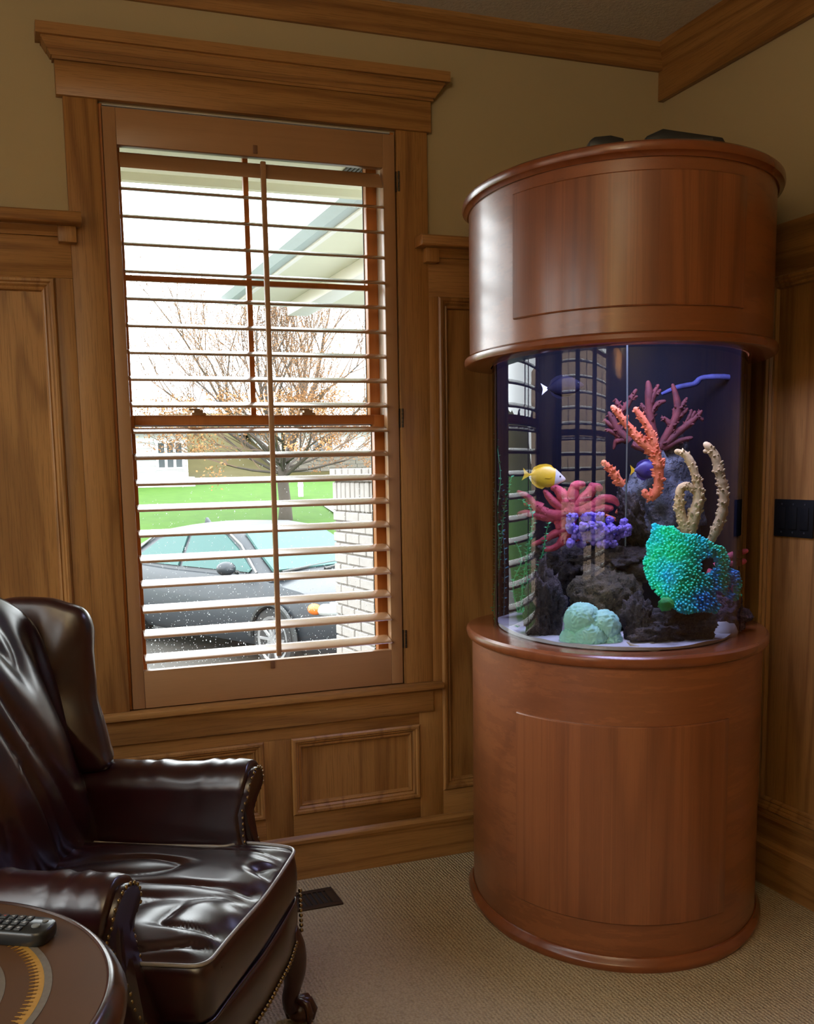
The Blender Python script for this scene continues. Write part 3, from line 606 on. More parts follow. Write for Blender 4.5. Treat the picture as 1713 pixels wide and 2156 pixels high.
for gx in range(1350, 1565, step):
    for gy in range(1100, 1295, step):
        if inside((gx+step/2, gy+step/2), OUT) and not inside((gx+step/2, gy+step/2), HOLE):
            q = []
            for dx, dy in ((0, 0), (step, 0), (step, step), (0, step)):
                k = (gx+dx, gy+dy)
                if k not in idx: idx[k] = len(idx)
                q.append(idx[k])
            pl.f.append(tuple(q))
keys = sorted(idx, key=idx.get); fr_ = [tk(x, y, teal_depth(x, y)) for x, y in keys]; bk_ = [tk(x, y, teal_depth(x, y)-0.018) for x, y in keys]
n0 = len(keys); pl.v = [tuple(p) for p in fr_+bk_]; ff = list(pl.f); pl.f += [tuple(i+n0 for i in reversed(q)) for q in ff]
ec = {}
for q in ff:
    for i in range(4): ec.setdefault(frozenset((q[i], q[(i+1) % 4])), []).append((q[i], q[(i+1) % 4]))
pl.f += [(e[0][1], e[0][0], e[0][0]+n0, e[0][1]+n0) for e in ec.values() if len(e) == 1]
obj('plate', rel(pl, teal), M_TEAL, teal, smooth=True, angle=180)
nb = MB(); R3 = random.Random(11); vcam = Vector((CP.x-AC.x, CP.y-AC.y, 0.2)).normalized()
cand = []
tries = 0
while tries < 60000 and len(cand) < 900:
    tries += 1
    x, y = R3.uniform(1352, 1560), R3.uniform(1102, 1290)
    if inside((x, y), OUT) and not inside((x, y), HOLE) and all((x-a)**2+(y-b_)**2 > 30 for a, b_ in cand): cand.append((x, y))
for x, y in cand:
    q = tk(x, y, teal_depth(x, y)); cx_, cy_ = (x-1440)/90, (y-1195)/90
    dv = (vcam + CR*cx_*0.7 - CU*cy_*0.7 + Vector((R3.uniform(-.3, .3), R3.uniform(-.3, .3), R3.uniform(-.1, .5)))).normalized(); h = R3.uniform(.009, .015); r = R3.uniform(.0034, .0046)
    nb.tube([q-dv*0.003, q+dv*h*0.6, q+dv*h*0.9, q+dv*h], [r*0.8, r, r*0.8, r*0.1], 7, caps=False)
for i in range(len(OUT)):
    a, b_ = OUT[i], OUT[(i+1) % len(OUT)]
    for k in range(4):
        t = k/4+R3.uniform(0, .2); x = a[0]+(b_[0]-a[0])*t; y = a[1]+(b_[1]-a[1])*t; q = tk(x, y, teal_depth(x, y)-0.006); dv = (CR*(x-1440)/90-CU*(y-1195)/90+vcam*0.3).normalized()
        nb.tube([q-dv*.004, q+dv*.005, q+dv*.008, q+dv*.009], [.0038, .0038, .0027, .0004], 6, caps=False)
obj('branchlets', rel(nb, teal), M_TEAL, teal, smooth=True, angle=180, kind='stuff')
M_LIME = m_coral('lime_coral', (0.05, 0.45, 0.09), (0.03, 0.28, 0.07))
obj('lime_base', rel(rock_mesh(tk(1402, 1272, 0.385), (0.022, 0.018, 0.018), 4, sub=3, amp=0.25), teal), M_LIME, teal, smooth=True, angle=180, label='bright lime green lower lobe')
# pale brain coral: lobes with winding ridges
bc = tk(1242, 1325, 0.26); brain = MB(); 
for k, (x, y, rx, rz) in enumerate([(1226, 1305, .052, .046), (1270, 1318, .046, .044), (1210, 1345, .042, .034), (1245, 1340, .046, .040), (1282, 1348, .036, .030), (1250, 1318, .044, .044)]):
    v, f = ICO[5]; c = tk(x, y, 0.385+(0.02 if k == 3 else 0)); vs = []
    for p in v:
        q = Vector((p.x*rx, p.y*rx*0.9, p.z*rz)); h = math.sin(19*mnoise.noise((c+q)*50)); vs.append(c+q*(1+0.06*max(-0.5, h)+0.05*mnoise.noise((c+q)*25)))
    brain.add(vs, f)
M_BRAIN = m_coral('pale_green_brain_coral', (0.42, 0.80, 0.62), (0.36, 0.68, 0.60), bs_=0.1, ns=12)
tag(obj('brain_coral', brain, M_BRAIN, smooth=True, angle=180), 'pale mint lobed brain coral on the sand by the front glass', 'coral')

# ---- plants
M_PLANT = m_coral('green_plastic_leaf', (0.05, 0.40, 0.16), (0.03, 0.25, 0.12), bs_=0.1); M_PLANTB = m_coral('bluish_leaf', (0.05, 0.26, 0.28), (0.04, 0.16, 0.22), bs_=0.1)
leaf_me = {}
def leaf_mesh(m):
    if m.name not in leaf_me:
        q = MB(); q.add([(0, 0, 0), (.004, .0045, .001), (.009, .004, .0015), (.0135, 0, 0), (.009, -.004, .0015), (.004, -.0045, .001), (.007, 0, -.001)], [(0, 1, 6), (1, 2, 6), (2, 3, 6), (3, 4, 6), (4, 5, 6), (5, 0, 6)]); me = q.mesh('leaf'); me.materials.append(m); leaf_me[m.name] = me
    return leaf_me[m.name]
def plant(label, stems, m, seed, lsize=1.0):
    R = random.Random(seed); t = thing('water_plant', label, 'plant', stems[0][0][0], 0, 'artificial plants in the aquarium'); sm_ = MB(); lv = MB()
    for ctrl in stems:
        pts = curve_pts(ctrl, 30); sm_.tube([p for p, _ in pts], [max(r, .0012) for _, r in pts], 5)
        L_ = 0; last = pts[0][0]; side = 1
        for p, r in pts[2:]:
            L_ += (p-last).length; last = p
            if L_ > 0.009:
                L_ = 0
                for s_ in (1, -1):
                    a = R.uniform(-.5, .5)+(PI/2 if side > 0 else 0.2); dv = Vector((math.cos(a)*s_, math.sin(a)*s_, R.uniform(.1, .6))).normalized()
                    x = dv; z = Vector((0, 0, 1)); y = z.cross(x).normalized(); z = x.cross(y); sc_ = R.uniform(.7, 1.2)*lsize
                    Mx = Matrix((x, y, z)).transposed().to_4x4() @ Matrix.Scale(sc_, 4); Mx.translation = p
                    for vv in ():
                        pass
                    me = leaf_mesh(m); o0 = len(lv.v); lv.v += [tuple(Mx @ q.co) for q in me.vertices]; lv.f += [tuple(i+o0 for i in f.vertices) for f in me.polygons]
                side = -side
    obj('stem', rel(sm_, t), m, t); lo_ = obj('leaves', rel(lv, t), m, t, kind='stuff'); return t
S = lambda d, *p: T3(d, *p)
plant('tall thin green plant against the left edge of the tank glass', [S(0.02, (1048, 1330, .002), (1044, 1230, .002), (1050, 1150, .002), (1046, 1080, .002), (1053, 1010, .0016), (1049, 960, .0014), (1042, 915, .001)), S(0.03, (1046, 1330, .002), (1040, 1280, .002), (1045, 1200, .002), (1043, 1130, .0015)), S(0.0, (1050, 1200, .002), (1056, 1120, .002), (1064, 1060, .0015), (1076, 1005, .001))], M_PLANT, 1)
plant('bushy green plant left of the pink coral, leaning right', [S(0.17, (1095, 1290, .002), (1102, 1220, .002), (1112, 1150, .002), (1122, 1095, .002), (1112, 1065, .0015), (1099, 1053, .001)), S(0.17, (1098, 1290, .002), (1110, 1235, .002), (1108, 1190, .002), (1116, 1130, .0015)), S(0.18, (1100, 1290, .002), (1125, 1220, .002), (1142, 1165, .002), (1150, 1120, .0015), (1155, 1103, .001)), S(0.16, (1090, 1290, .002), (1080, 1230, .002), (1098, 1180, .002), (1085, 1140, .0015)), S(0.18, (1100, 1285, .002), (1118, 1245, .002), (1135, 1215, .0015), (1140, 1208, .001)), S(0.16, (1092, 1290, .002), (1100, 1260, .002), (1095, 1215, .0015))], M_PLANT, 2, 1.1)
plant('low dark green sprig at the foot of the dark rock pillar', [S(0.2, (1095, 1342, .002), (1085, 1330, .002), (1078, 1335, .001)), S(0.2, (1097, 1342, .002), (1100, 1325, .002), (1108, 1332, .001)), S(0.2, (1095, 1340, .002), (1090, 1322, .002), (1088, 1318, .001)), S(0.21, (1098, 1344, .002), (1090, 1340, .002), (1080, 1343, .001))], M_PLANT, 3, 0.9)
plant('bluish green plant behind the left edge plants', [S(-0.06, (1052, 1300, .002), (1048, 1150, .002), (1051, 1060, .002), (1050, 1000, .0012)), S(-0.05, (1060, 1300, .002), (1062, 1180, .002), (1056, 1100, .0015), (1053, 1030, .001))], M_PLANTB, 4, 1.2)

# ---- fish: body lofted from sections, with fins as parts
def fish(label, px, py, d, length, height, face, cols, tilt=0.0, group=None, shape=1.0):
    """face = +1: swims to the right of the picture; cols = (body, tail, head, fin)"""
    c = tk(px, py, d); t = thing('reef_fish', label, 'fish', c, 0); X = CR*face; Z = (CU*math.cos(tilt)+CR*face*math.sin(tilt)); X = (CR*face*math.cos(tilt)-CU*math.sin(tilt)); Y = Z.cross(X)
    Mx = Matrix((X, Y, Z)).transposed().to_4x4()
    prof = [(-.40, .10), (-.34, .16), (-.22, .62), (-.05, .95), (.10, 1.0), (.24, .85), (.36, .52), (.44, .28), (.49, .12), (.505, .02)]
    def part(i0, i1):
        m = MB(); rr = []
        for x, h in prof[i0:i1]: rr.append([Vector((x*length, math.cos(a)*h*height*0.20, math.sin(a)*h*height*0.5*(1.06 if math.sin(a) > 0 else 1))) for a in [2*PI*k/18 for k in range(18)]])
        return m.loft(rr).xf(Mx)
    b = obj('body', part(0, 6), cols[0], t, smooth=True); obj('head', part(5, 10), cols[2], t, smooth=True)
    def fin(nm, pts, mt, th=.0012, y=0):
        m = MB().prism([(p[0]*length, p[1]*height) for p in pts], y-th, y+th, 'y'); return obj(nm, m.xf(Mx), mt, t)
    fin('tail_fin', [(-.38, .07), (-.47, .20), (-.53, .30), (-.50, .10), (-.49, 0), (-.50, -.10), (-.53, -.30), (-.47, -.20), (-.38, -.07)], cols[1])
    fin('dorsal_fin', [(.22, .42), (.12, .60), (0, .63), (-.15, .56), (-.28, .40), (-.33, .14), (-.1, .40)], cols[3]); fin('anal_fin', [(.06, -.45), (-.02, -.60), (-.15, -.55), (-.28, -.38), (-.33, -.14), (-.1, -.40)], cols[3])
    ey = MB(); 
    for s_ in (1, -1): ey.ball((.36*length, s_*height*0.085, .10*height), height*0.05, 8, 6)
    obj('eye', ey.xf(Mx), M_BLACK, t, smooth=True)
    fin('pectoral_fin', [(.16, .02), (.02, .05), (0, -.08), (.12, -.08)], cols[3], .001, -height*0.2 if face > 0 else height*0.2)
    return t
FY = plain('fish_yellow', (0.75, 0.48, 0.02), 0.35); FW = plain('fish_white', (0.62, 0.62, 0.62), 0.4); FB = plain('fish_royal_blue', (0.03, 0.018, 0.16), 0.4); FN = plain('fish_navy', (0.005, 0.005, 0.016), 0.6, spec=0.08); FD = plain('fish_dark_patch', (0.02, 0.02, 0.025), 0.4)
fish('yellow fish with a pale face swimming right above the pink coral', 1146, 1004, 0.10, 0.125, 0.062, 1, (FY, FY, FW, FY), tilt=0.12)
fish('dark navy fish with a white tail near the top left of the tank', 1185, 815, 0.02, 0.125, 0.06, 1, (FN, FW, FN, FN), tilt=-0.1)
fish('royal blue fish with a yellow tail behind the orange coral', 1358, 990, 0.04, 0.085, 0.052, 1, (FB, FY, FB, FB))
fish('small purple fish with a yellow back beside the teal coral', 1520, 1239, 0.20, 0.058, 0.040, -1, (plain('fish_purple', (0.16, 0.07, 0.24), 0.4), plain('fish_lilac', (0.25, 0.15, 0.4), 0.4), plain('fish_violet', (0.12, 0.09, 0.35), 0.4), plain('fish_yellow_green', (0.4, 0.42, 0.05), 0.4)))
# ---- shells, pipes
M_SHELL = plain('cream_shell', (0.62, 0.55, 0.42), 0.5); M_PEB = plain('white_pebble', (0.66, 0.64, 0.62), 0.6)
def shell(label, px, py, d, r, m, conch=False):
    c = tk(px, py, d); mb = MB()
    if conch:
        pts = [(c+CR*(-r*1.6)+CU*(r*.9), .0015), (c+CR*(-r*.6)+CU*(r*.25), r*.32), (c+CR*(r*.3)-CU*(r*.1), r*.42), (c+CR*(r*1.6)-CU*(r*.5), .0015)]
        branch(mb, pts, 18, 0.7, n=14)
    else:
        for k in range(26):
            a = k*0.62; rr = r*0.62*(1-k/30); mb.ball(c+CR*(math.cos(a)*rr*.55)+CU*(math.sin(a)*rr*.45)-CF*(k*r*.012), r*0.55*(1-k/34), 8, 6)
    return tag(obj('sea_shell', mb, m, smooth=True, angle=180), label, 'shell')
shell('round cream spiral shell on the sand between dark rock and brain coral', 1167, 1357, 0.36, 0.013, M_SHELL)
shell('spiky broken cream shell on the sand right of the brain coral', 1338, 1362, 0.45, 0.015, M_SHELL, True)
def pebble(label, px, py, d, r, s, m=M_PEB): return tag(obj('pebble', rock_mesh(tk(px, py, d), r, s, sub=3, amp=0.15, pits=0), m, smooth=True, angle=180), label, 'pebble')
pebble('white pebble at the glass below the big dark rock', 1440, 1368, 0.375, (0.014, .012, .009), 3)
pebble('flat white pebble on the sand left of the white one', 1378, 1372, 0.45, (0.018, .012, .007), 4)
pebble('large smooth white stone in the front right corner of the tank', 1522, 1338, 0.19, (0.040, .035, .042), 5)
M_TUBE = plain('pale_acrylic', (0.11, 0.13, 0.13), 0.3, noise_amt=0.05); M_BLUEP = m_coral('blue_lit_branch', (0.05, 0.06, 0.22), (0.03, 0.035, 0.13))
tb = MB(); tb.tube([tk(1320, 720, 0.14), tk(1320, 900, 0.14), tk(1316, 1150, 0.13)], 0.0024, 8); tag(obj('air_tube', tb, M_TUBE, smooth=True), 'thin pale upright tube in front of the back rock', 'tube')
tb = MB(); branch(tb, [(tk(1392, 830, -0.12), .005), (tk(1425, 816, -0.12), .008), (tk(1462, 808, -0.12), .009), (tk(1476, 796, -0.12), .008), (tk(1510, 793, -0.10), .008), (tk(1548, 795, -0.10), .008)], 10, 0.5, n=30)
tag(obj('return_pipe', tb, M_BLUEP, smooth=True, angle=60), 'blue-lit crooked pipe along the back near the top right', 'pipe')
# ---- things on the canopy lid
q = egg(0.398, 13.5, 2.102)
hb = thing('light_ballast', 'small black box lying on the canopy lid, left one', 'box', q, -YAW)
obj('case', MB().prism([(-.042, 0), (.042, 0), (.042, .022), (.010, .030), (-.030, .027), (-.042, .018)], -.022, .022, 'y'), M_BLACK, hb, bevel=.004); obj('cable_gland', MB().tube([(.042, 0, .014), (.055, .004, .012)], .007, 8), M_BLACK, hb)
q = egg(0.375, -12, 2.102)
hb = thing('vent_hood', 'low black wedge-shaped hood lying on the canopy lid, right one', 'box', q, -YAW)
obj('shell', MB().prism([(-.085, 0), (.115, 0), (.105, .016), (-.010, .034), (-.040, .039), (-.080, .022)], -.04, .04, 'y'), M_BLACK, hb, bevel=.004); obj('grille', box(-.06, .08, -.043, -.04, .004, .014), M_GASK, hb)
# ================================================================== WING CHAIR (local: x forward, y to its left, z up)
def m_leather():
    m, nt, b = mat('oxblood_leather'); v = texco(nt, rnd=False); n = noise(nt, v, 5, 4, 0.6); g = N(nt, 'ShaderNodeTexVoronoi'); L(nt, v, g.inputs['Vector']); g.inputs['Scale'].default_value = 330
    n2 = noise(nt, v, 22, 5, 0.6)
    L(nt, ramp(nt, n, [(0.3, (0.013, 0.0022, 0.0030)), (0.6, (0.024, 0.0044, 0.0056)), (0.8, (0.033, 0.007, 0.008))]), b.inputs['Base Color'])
    L(nt, mth(nt, 'ADD', mth(nt, 'MULTIPLY', n2, 0.05), 0.26), b.inputs['Roughness']); b.inputs['Specular IOR Level'].default_value = 0.7; b.inputs['Coat Weight'].default_value = 0.2; b.inputs['Coat Roughness'].default_value = 0.18
    bump(nt, b, mth(nt, 'ADD', mth(nt, 'MULTIPLY', g.outputs['Distance'], 0.3), mth(nt, 'MULTIPLY', n2, 0.4)), 0.06, 0.0015); return m
M_LEA = m_leather()
M_PIPE = plain('worn_piping_leather', (0.30, 0.27, 0.26), 0.25, noise_amt=0.25, nscale=60, spec=0.8)
M_LEG = wood('dark_mahogany', (0.02, 0.007, 0.004), (0.045, 0.014, 0.008), (0.06, 0.02, 0.01), 'Z', rough=0.3)
M_NAIL = plain('brass_nail', (0.26, 0.18, 0.08), 0.32, 1.0)
ch = thing('wing_armchair', 'oxblood leather wing armchair with brass nailheads, beside the window wall', 'armchair', (-2.026, -0.998, 0), math.atan2(-0.537, 0.843))
def smoothpoly(P, n=160, rad=None):
    """closed Catmull-Rom through P, resampled to n points"""
    out = []; k = len(P)
    for i in range(k):
        p0, p1, p2, p3 = [Vector(P[(i+j-1) % k]) for j in range(4)]
        for t in [q/24 for q in range(24)]: out.append(0.5*((2*p1)+(p2-p0)*t+(2*p0-5*p1+4*p2-p3)*t*t+(3*p1-p0-3*p2+p3)*t**3))
    d = [0]
    for i in range(len(out)): d.append(d[-1]+(out[(i+1) % len(out)]-out[i]).length)
    tot = d[-1]; res = []; j = 0
    for i in range(n):
        s = tot*i/n
        while d[j+1] < s: j += 1
        t = (s-d[j])/max(1e-9, d[j+1]-d[j]); res.append(out[j].lerp(out[(j+1) % len(out)], t))
    return res
def roundpoly(P, r, n=160):
    Q = []
    k = len(P)
    for i in range(k):
        a, b, c = Vector(P[i-1]), Vector(P[i]), Vector(P[(i+1) % k]); u = (a-b).normalized(); v = (c-b).normalized(); rr = min(r, (a-b).length*.45, (c-b).length*.45)
        for t in (0, .25, .5, .75, 1): p = b+u*rr; q = b+v*rr; Q.append(p*(1-t)**2+b*2*t*(1-t)+q*t*t)
    d = [0]
    for i in range(len(Q)): d.append(d[-1]+(Q[(i+1) % len(Q)]-Q[i]).length)
    res = []; j = 0
    for i in range(n):
        s = d[-1]*i/n
        while d[j+1] < s: j += 1
        t = (s-d[j])/max(1e-9, d[j+1]-d[j]); res.append(Q[j].lerp(Q[(j+1) % len(Q)], t))
    return res
def ctr(P): return Vector((sum(p[0] for p in P)/len(P), sum(p[1] for p in P)/len(P)))
# seat cushion
TO = [(-.36, -.235), (.120, -.255), (.150, -.283), (.285, -.280), (.292, 0), (.285, .280), (.150, .287), (.120, .255), (-.36, .235)]
to = roundpoly(TO, 0.035, 220); cc = Vector((0.02, 0))
def wrinkle(F, Lq, z=0):
    v = Vector((F*2.6+Lq*1.2, Lq*9-F*2.2, z)); wv = Vector((mnoise.noise(v*0.7+Vector((3, 1, 0))), mnoise.noise(v*.7+Vector((0, 5, 2))), 0))
    n = mnoise.noise(v+wv*1.2); c = (1-abs(n)*3.2); h = -0.010*max(0, c)**2 + 0.006*mnoise.noise(Vector((F*4.5, Lq*5.5, 7+z)))
    pl = math.exp(-max(0, .285-F)/.06)*0.0040*math.sin(Lq*75+6*mnoise.noise(Vector((Lq*6, 0, 4)))+F*14)
    return h+pl
sc_ = MB(); rings = [[(cc.x+(p.x-cc.x)*.5, cc.y+(p.y-cc.y)*.5, .352) for p in to], [(p.x-.004*(p.x > 0), p.y, .356) for p in to]]
for k in range(1, 6): b_ = .006*math.sin(PI*k/6); rings.append([(cc.x+(p.x-cc.x)*(1+b_/.28), cc.y+(p.y-cc.y)*(1+b_/.28), .356+.116*k/6) for p in to])
rings.append([(p.x, p.y, .472) for p in to])
for k in range(1, 46):
    s = 1-k/46
    ring = []
    for p in to:
        x, y = cc.x+(p.x-cc.x)*s, cc.y+(p.y-cc.y)*s; e = 1-s; dome = .026*(1-(1-min(1, e/.35))**2)
        ring.append((x, y, .472+dome+wrinkle(x, y)*min(1, e/.10)))
    rings.append(ring)
sc_.loft(rings, True, True); cush = obj('seat_cushion', sc_, M_LEA, ch, smooth=True, angle=180)
for z in (.473, .357):
    pp = MB(); pts = [(p.x*1.003, p.y*1.003, z+0.0035*math.sin(i*.11)) for i, p in enumerate(to)]; pts.append(pts[0]); pp.tube(pts, .0040, 8); obj('piping', pp, M_PIPE if z > .4 else M_LEA, cush, smooth=True, angle=180, label='pale worn welt' if z > .4 else None)
# padded solids
def pillow(outline, place, th, puff, edge=0.5, rings_=22, wr=None, c=None, pw=2.2):
    """outline 2D; place(u, v, h); front face bulges by puff, back flat"""
    c = c or ctr(outline); m = MB(); rs = []
    for k in range(1, 8): s = k/8; rs.append([place(c.x+(p.x-c.x)*s, c.y+(p.y-c.y)*s, -th/2) for p in outline])
    for k in range(7):
        a = PI*k/6; ex = math.sin(a)*th*0.32
        rs.append([place(p.x+(p-c).normalized().x*ex, p.y+(p-c).normalized().y*ex, -th/2+th*(1-math.cos(a))/2) for p in outline])
    for k in range(1, rings_):
        s = 1-k/rings_; e = 1-s
        rs.append([place(*(lambda x, y: (x, y, th/2+puff*(1-s**pw)+(wr(x, y)*min(1, e/.15) if wr else 0)))(c.x+(p.x-c.x)*s, c.y+(p.y-c.y)*s)) for p in outline])
    return m.loft(rs, True, True)
# inside back: outline in (L, t) where t climbs the sloped back
bo = smoothpoly([(-.255, 0), (-.262, .25), (-.262, .46), (-.232, .575), (-.13, .648), (0, .668), (.13, .648), (.232, .575), (.262, .46), (.262, .25), (.255, 0)], 150)
def back_place(Lq, t, h):
    z = .42+t*0.985; F = -.235-t*.215+h*0.98; return (F, Lq, z+h*.2)
def bwr(x, t):
    v = Vector((x*8+t*2.5, t*2.0, 3)); n = mnoise.noise(v); return -0.016*max(0, 1-abs(n)*2.6)**2+.010*mnoise.noise(Vector((x*6, t*5, 1)))
obj('inside_back', pillow(bo, back_place, .07, .055, wr=bwr, c=Vector((0, .33))), M_LEA, ch, smooth=True, angle=180)
ob = smoothpoly([(-.30, 0), (-.32, .3), (-.31, .54), (-.255, .60), (-.13, .645), (0, .66), (.13, .645), (.255, .60), (.31, .54), (.32, .3), (.30, 0)], 120)
obj('outside_back', pillow(ob, lambda a, b_, h: (-.345-b_*.20-h, a, .36+b_*.985), .05, .012), M_LEA, ch, smooth=True, angle=180)
# wings
wo = [(-.200, .650), (-.206, .69), (-.224, .75), (-.246, .82), (-.247, .90), (-.242, .965), (-.256, 1.004), (-.290, 1.020), (-.34, 1.034), (-.43, 1.03), (-.455, .97), (-.43, .80), (-.405, .66), (-.37, .635), (-.27, .64)]
for s in (-1, 1):
    wp = smoothpoly(wo, 130)
    def wing_place(F, z, h, s=s):
        fl = .285+.055*max(0, (F+.42)/.22)*max(0, min(1, (z-.55)/.3)); return (F, s*(fl-h), z)
    wing = obj('wing', pillow(wp, wing_place, .055, .030, wr=lambda x, t: .006*mnoise.noise(Vector((x*10, t*8, 5)))), M_LEA, ch, smooth=True, angle=180)
    pp = MB(); pts = [wing_place(p.x+.002*(1 if p.x > -.3 else 0), p.y+.001, -.024) for p in wp]; pts = [(x+.017*(1 if 0 else 0), y, z) for x, y, z in pts]
    pts.append(pts[0]); pp.tube(pts, .0045, 7); obj('piping', pp, M_PIPE, wing, smooth=True, angle=180)
# rolled arms
def Ff(z):
    P = [(.24, .205), (.36, .205), (.44, .172), (.50, .152), (.55, .150), (.60, .168), (.64, .172), (.68, .165)]
    for (a, fa), (b_, fb) in zip(P, P[1:]):
        if a <= z <= b_: t = (z-a)/(b_-a); t = t*t*(3-2*t); return fa+(fb-fa)*t
    return P[0][1] if z < .3 else P[-1][1]
def arm_profile():
    P = [(.262, .34), (.264, .42), (.270, .48), (.280, .54)]
    for k in range(15): a = math.radians(195-k*16); P.append((.340+.064*math.cos(a), .597+.062*math.sin(a)))
    return P+[(.366, .53), (.352, .46), (.346, .38), (.344, .26), (.30, .24)]
ap = arm_profile()
for s in (-1, 1):
    m = MB(); rs = []; n = 40
    ca = (sum(p[0] for p in ap)/len(ap), sum(p[1] for p in ap)/len(ap)+.03)
    for k in range(n+5):
        if k <= n: t = k/n; sh = 1
        else: t = 1+.006*math.sin((k-n)/5*PI/2)/.4; sh = [0, .985, .95, .90, .80][k-n]
        ring = []
        for (Lq, z) in ap:
            l_ = ca[0]+(Lq-ca[0])*sh; z_ = ca[1]+(z-ca[1])*sh; F = -.36+(Ff(z)-.015+.36)*t
            top = max(0, min(1, (z-.55)/.08)); w_ = .004*top*math.sin(F*95+8*mnoise.noise(Vector((F*9, z*9, s))))*math.exp(-((F-.02)/.13)**2) + .006*mnoise.noise(Vector((F*7, z*7, s*3)))
            taper = 1-.10*(1-t)*top
            ring.append((F, s*(l_*(1-.03*(1-t))+w_*.3*(1 if Lq < .34 else -1)), (z_-.02*(1-t)*top)+w_))
        rs.append(ring)
    m.loft(rs, True, True); arm = obj('arm', m, M_LEA, ch, smooth=True, angle=180)
    # shaped front panel with its row of nails
    fp = [(p[0], p[1]) for p in ap]; cf = (.318, .50); P2 = [(cf[0]+(a-cf[0])*.86, cf[1]+(b_-cf[1])*.90) for a, b_ in fp]
    m = MB(); m.loft([[(Ff(z)+d-.012, s*Lq, z) for Lq, z in [((cf[0]+(a-cf[0])*q), (cf[1]+(b_-cf[1])*q)) for a, b_ in P2]] for d, q in ((0, 1), (.012, 1), (.016, .97), (.017, .5))]); obj('arm_front', m, M_LEA, arm, smooth=True, angle=50)
    nm = MB(); k = 0
    per = P2+[P2[0]]; acc = 0
    for (a, b_) in zip(per, per[1:]):
        dl = math.hypot(b_[0]-a[0], b_[1]-a[1]); cnt = max(1, int(dl/.0125))
        for q in range(cnt): t = q/cnt; Lq, z = a[0]+(b_[0]-a[0])*t, a[1]+(b_[1]-a[1])*t; nm.ball((Ff(z)+.003, s*Lq, z), (.003, .0045, .0045), 8, 5)
    obj('nailheads', nm, M_NAIL, arm, smooth=True, angle=180, kind='stuff')
# seat frame with bowed front rail
fo = roundpoly([(-.44, -.25), (.20, -.325), (.268, -.335), (.292, -.17), (.298, 0), (.292, .17), (.268, .335), (.20, .325), (-.44, .25)], .03, 160)
m = MB(); cf = ctr(fo)
m.loft([[(cf.x+(p.x-cf.x)*q, cf.y+(p.y-cf.y)*q, z) for p in fo] for q, z in ((.95, .235), (.985, .237), (1, .245), (1.004, .30), (1, .345), (.985, .354), (.9, .356))]); rail = obj('seat_rail', m, M_LEA, ch, smooth=True, angle=60)
nm = MB()
for z in (.247,):
    for i, p in enumerate(fo):
        if p.x > -.43: 
            nm.ball((p.x*1.008, p.y*1.008, z), (.0056, .0056, .0056), 8, 5)
            q = fo[(i+1) % len(fo)]; 
obj('nailheads', nm, M_NAIL, rail, smooth=True, angle=180, kind='stuff')
nm = MB()
for s in (-1, 1):
    for k in range(9): nm.ball((.272, s*.337, .345-k*.0125), .0055, 8, 5); nm.ball((.255, s*.338, .345-k*.0125), .0055, 8, 5)
obj('nailheads', nm, M_NAIL, rail, smooth=True, angle=180, kind='stuff')
for s in (-1, 1):
    m = MB(); pts = curve_pts([((.235, s*.285, .26), .046), ((.250, s*.300, .215), .041), ((.258, s*.312, .165), .031), ((.252, s*.320, .115), .022), ((.240, s*.325, .07), .018), ((.244, s*.335, .042), .020)], 26)
    m.tube([p for p, _ in pts], [r for _, r in pts], 14)
    leg = obj('front_leg', m, M_LEG, ch, smooth=True, angle=180)
    f_ = MB(); c = Vector((.258, s*.350, .0)); f_.ball(c+Vector((0, 0, .029)), (.031, .031, .029), 14, 10)
    for a in (-1.0, -.2, .6, 2.6):
        dv = Vector((math.cos(a+s*.5), math.sin(a+s*.5)*1, 0)); f_.tube([c+Vector((-.006, -s*.008, .062)), c+dv*.024+Vector((0, 0, .054)), c+dv*.034+Vector((0, 0, .032)), c+dv*.030+Vector((0, 0, .006))], [.010, .011, .010, .005], 8)
    obj('claw_foot', f_, M_LEG, leg, smooth=True, angle=180)
    m = MB(); m.tube([(-.40, s*.22, .26), (-.43, s*.235, .12), (-.48, s*.24, 0.0)], [.026, .022, .018], 10); obj('rear_leg', m, M_LEG, ch, smooth=True, angle=180)

# ================================================================== DRUM TABLE
TC = (-2.447, -1.717); TZ = 0.68
tb = thing('drum_table', 'round dark wood table with a gilt-tooled leather top, in front of the armchair', 'table', (*TC, 0))
M_TLEA = plain('tobacco_leather', (0.085, 0.038, 0.015), 0.55, noise_amt=0.25, nscale=9, spec=0.22)
M_TRIM = wood('table_mahogany', (0.02, 0.007, 0.004), (0.05, 0.016, 0.009), (0.07, 0.022, 0.012), 'X', rough=0.22, coat=0.5)
M_GOLD = plain('gilt_tooling', (0.50, 0.27, 0.05), 0.45, 0.35, noise_amt=0.3, nscale=120)
M_TOOL = plain('grey_blind_tooling', (0.15, 0.125, 0.095), 0.5, noise_amt=0.45, nscale=160)
obj('rim', MB().lathe([(.322, TZ-.012), (.322, TZ-.001), (.325, TZ+.001), (.329, TZ), (.333, TZ-.004), (.343, TZ-.016), (.348, TZ-.028), (.346, TZ-.040), (.338, TZ-.046), (.30, TZ-.046), (.30, TZ-.012)], n=120, caps=False), M_TRIM, tb, smooth=True, angle=40)
obj('leather_inset', MB().lathe([(.30, TZ-.02), (.3225, TZ-.02), (.3225, TZ-.0015)], n=120), M_TLEA, tb, smooth=True, angle=40)
obj('drum_apron', MB().lathe([(.29, TZ-.046), (.305, TZ-.05), (.305, TZ-.13), (.29, TZ-.14)], n=80), M_TRIM, tb, smooth=True, angle=40)
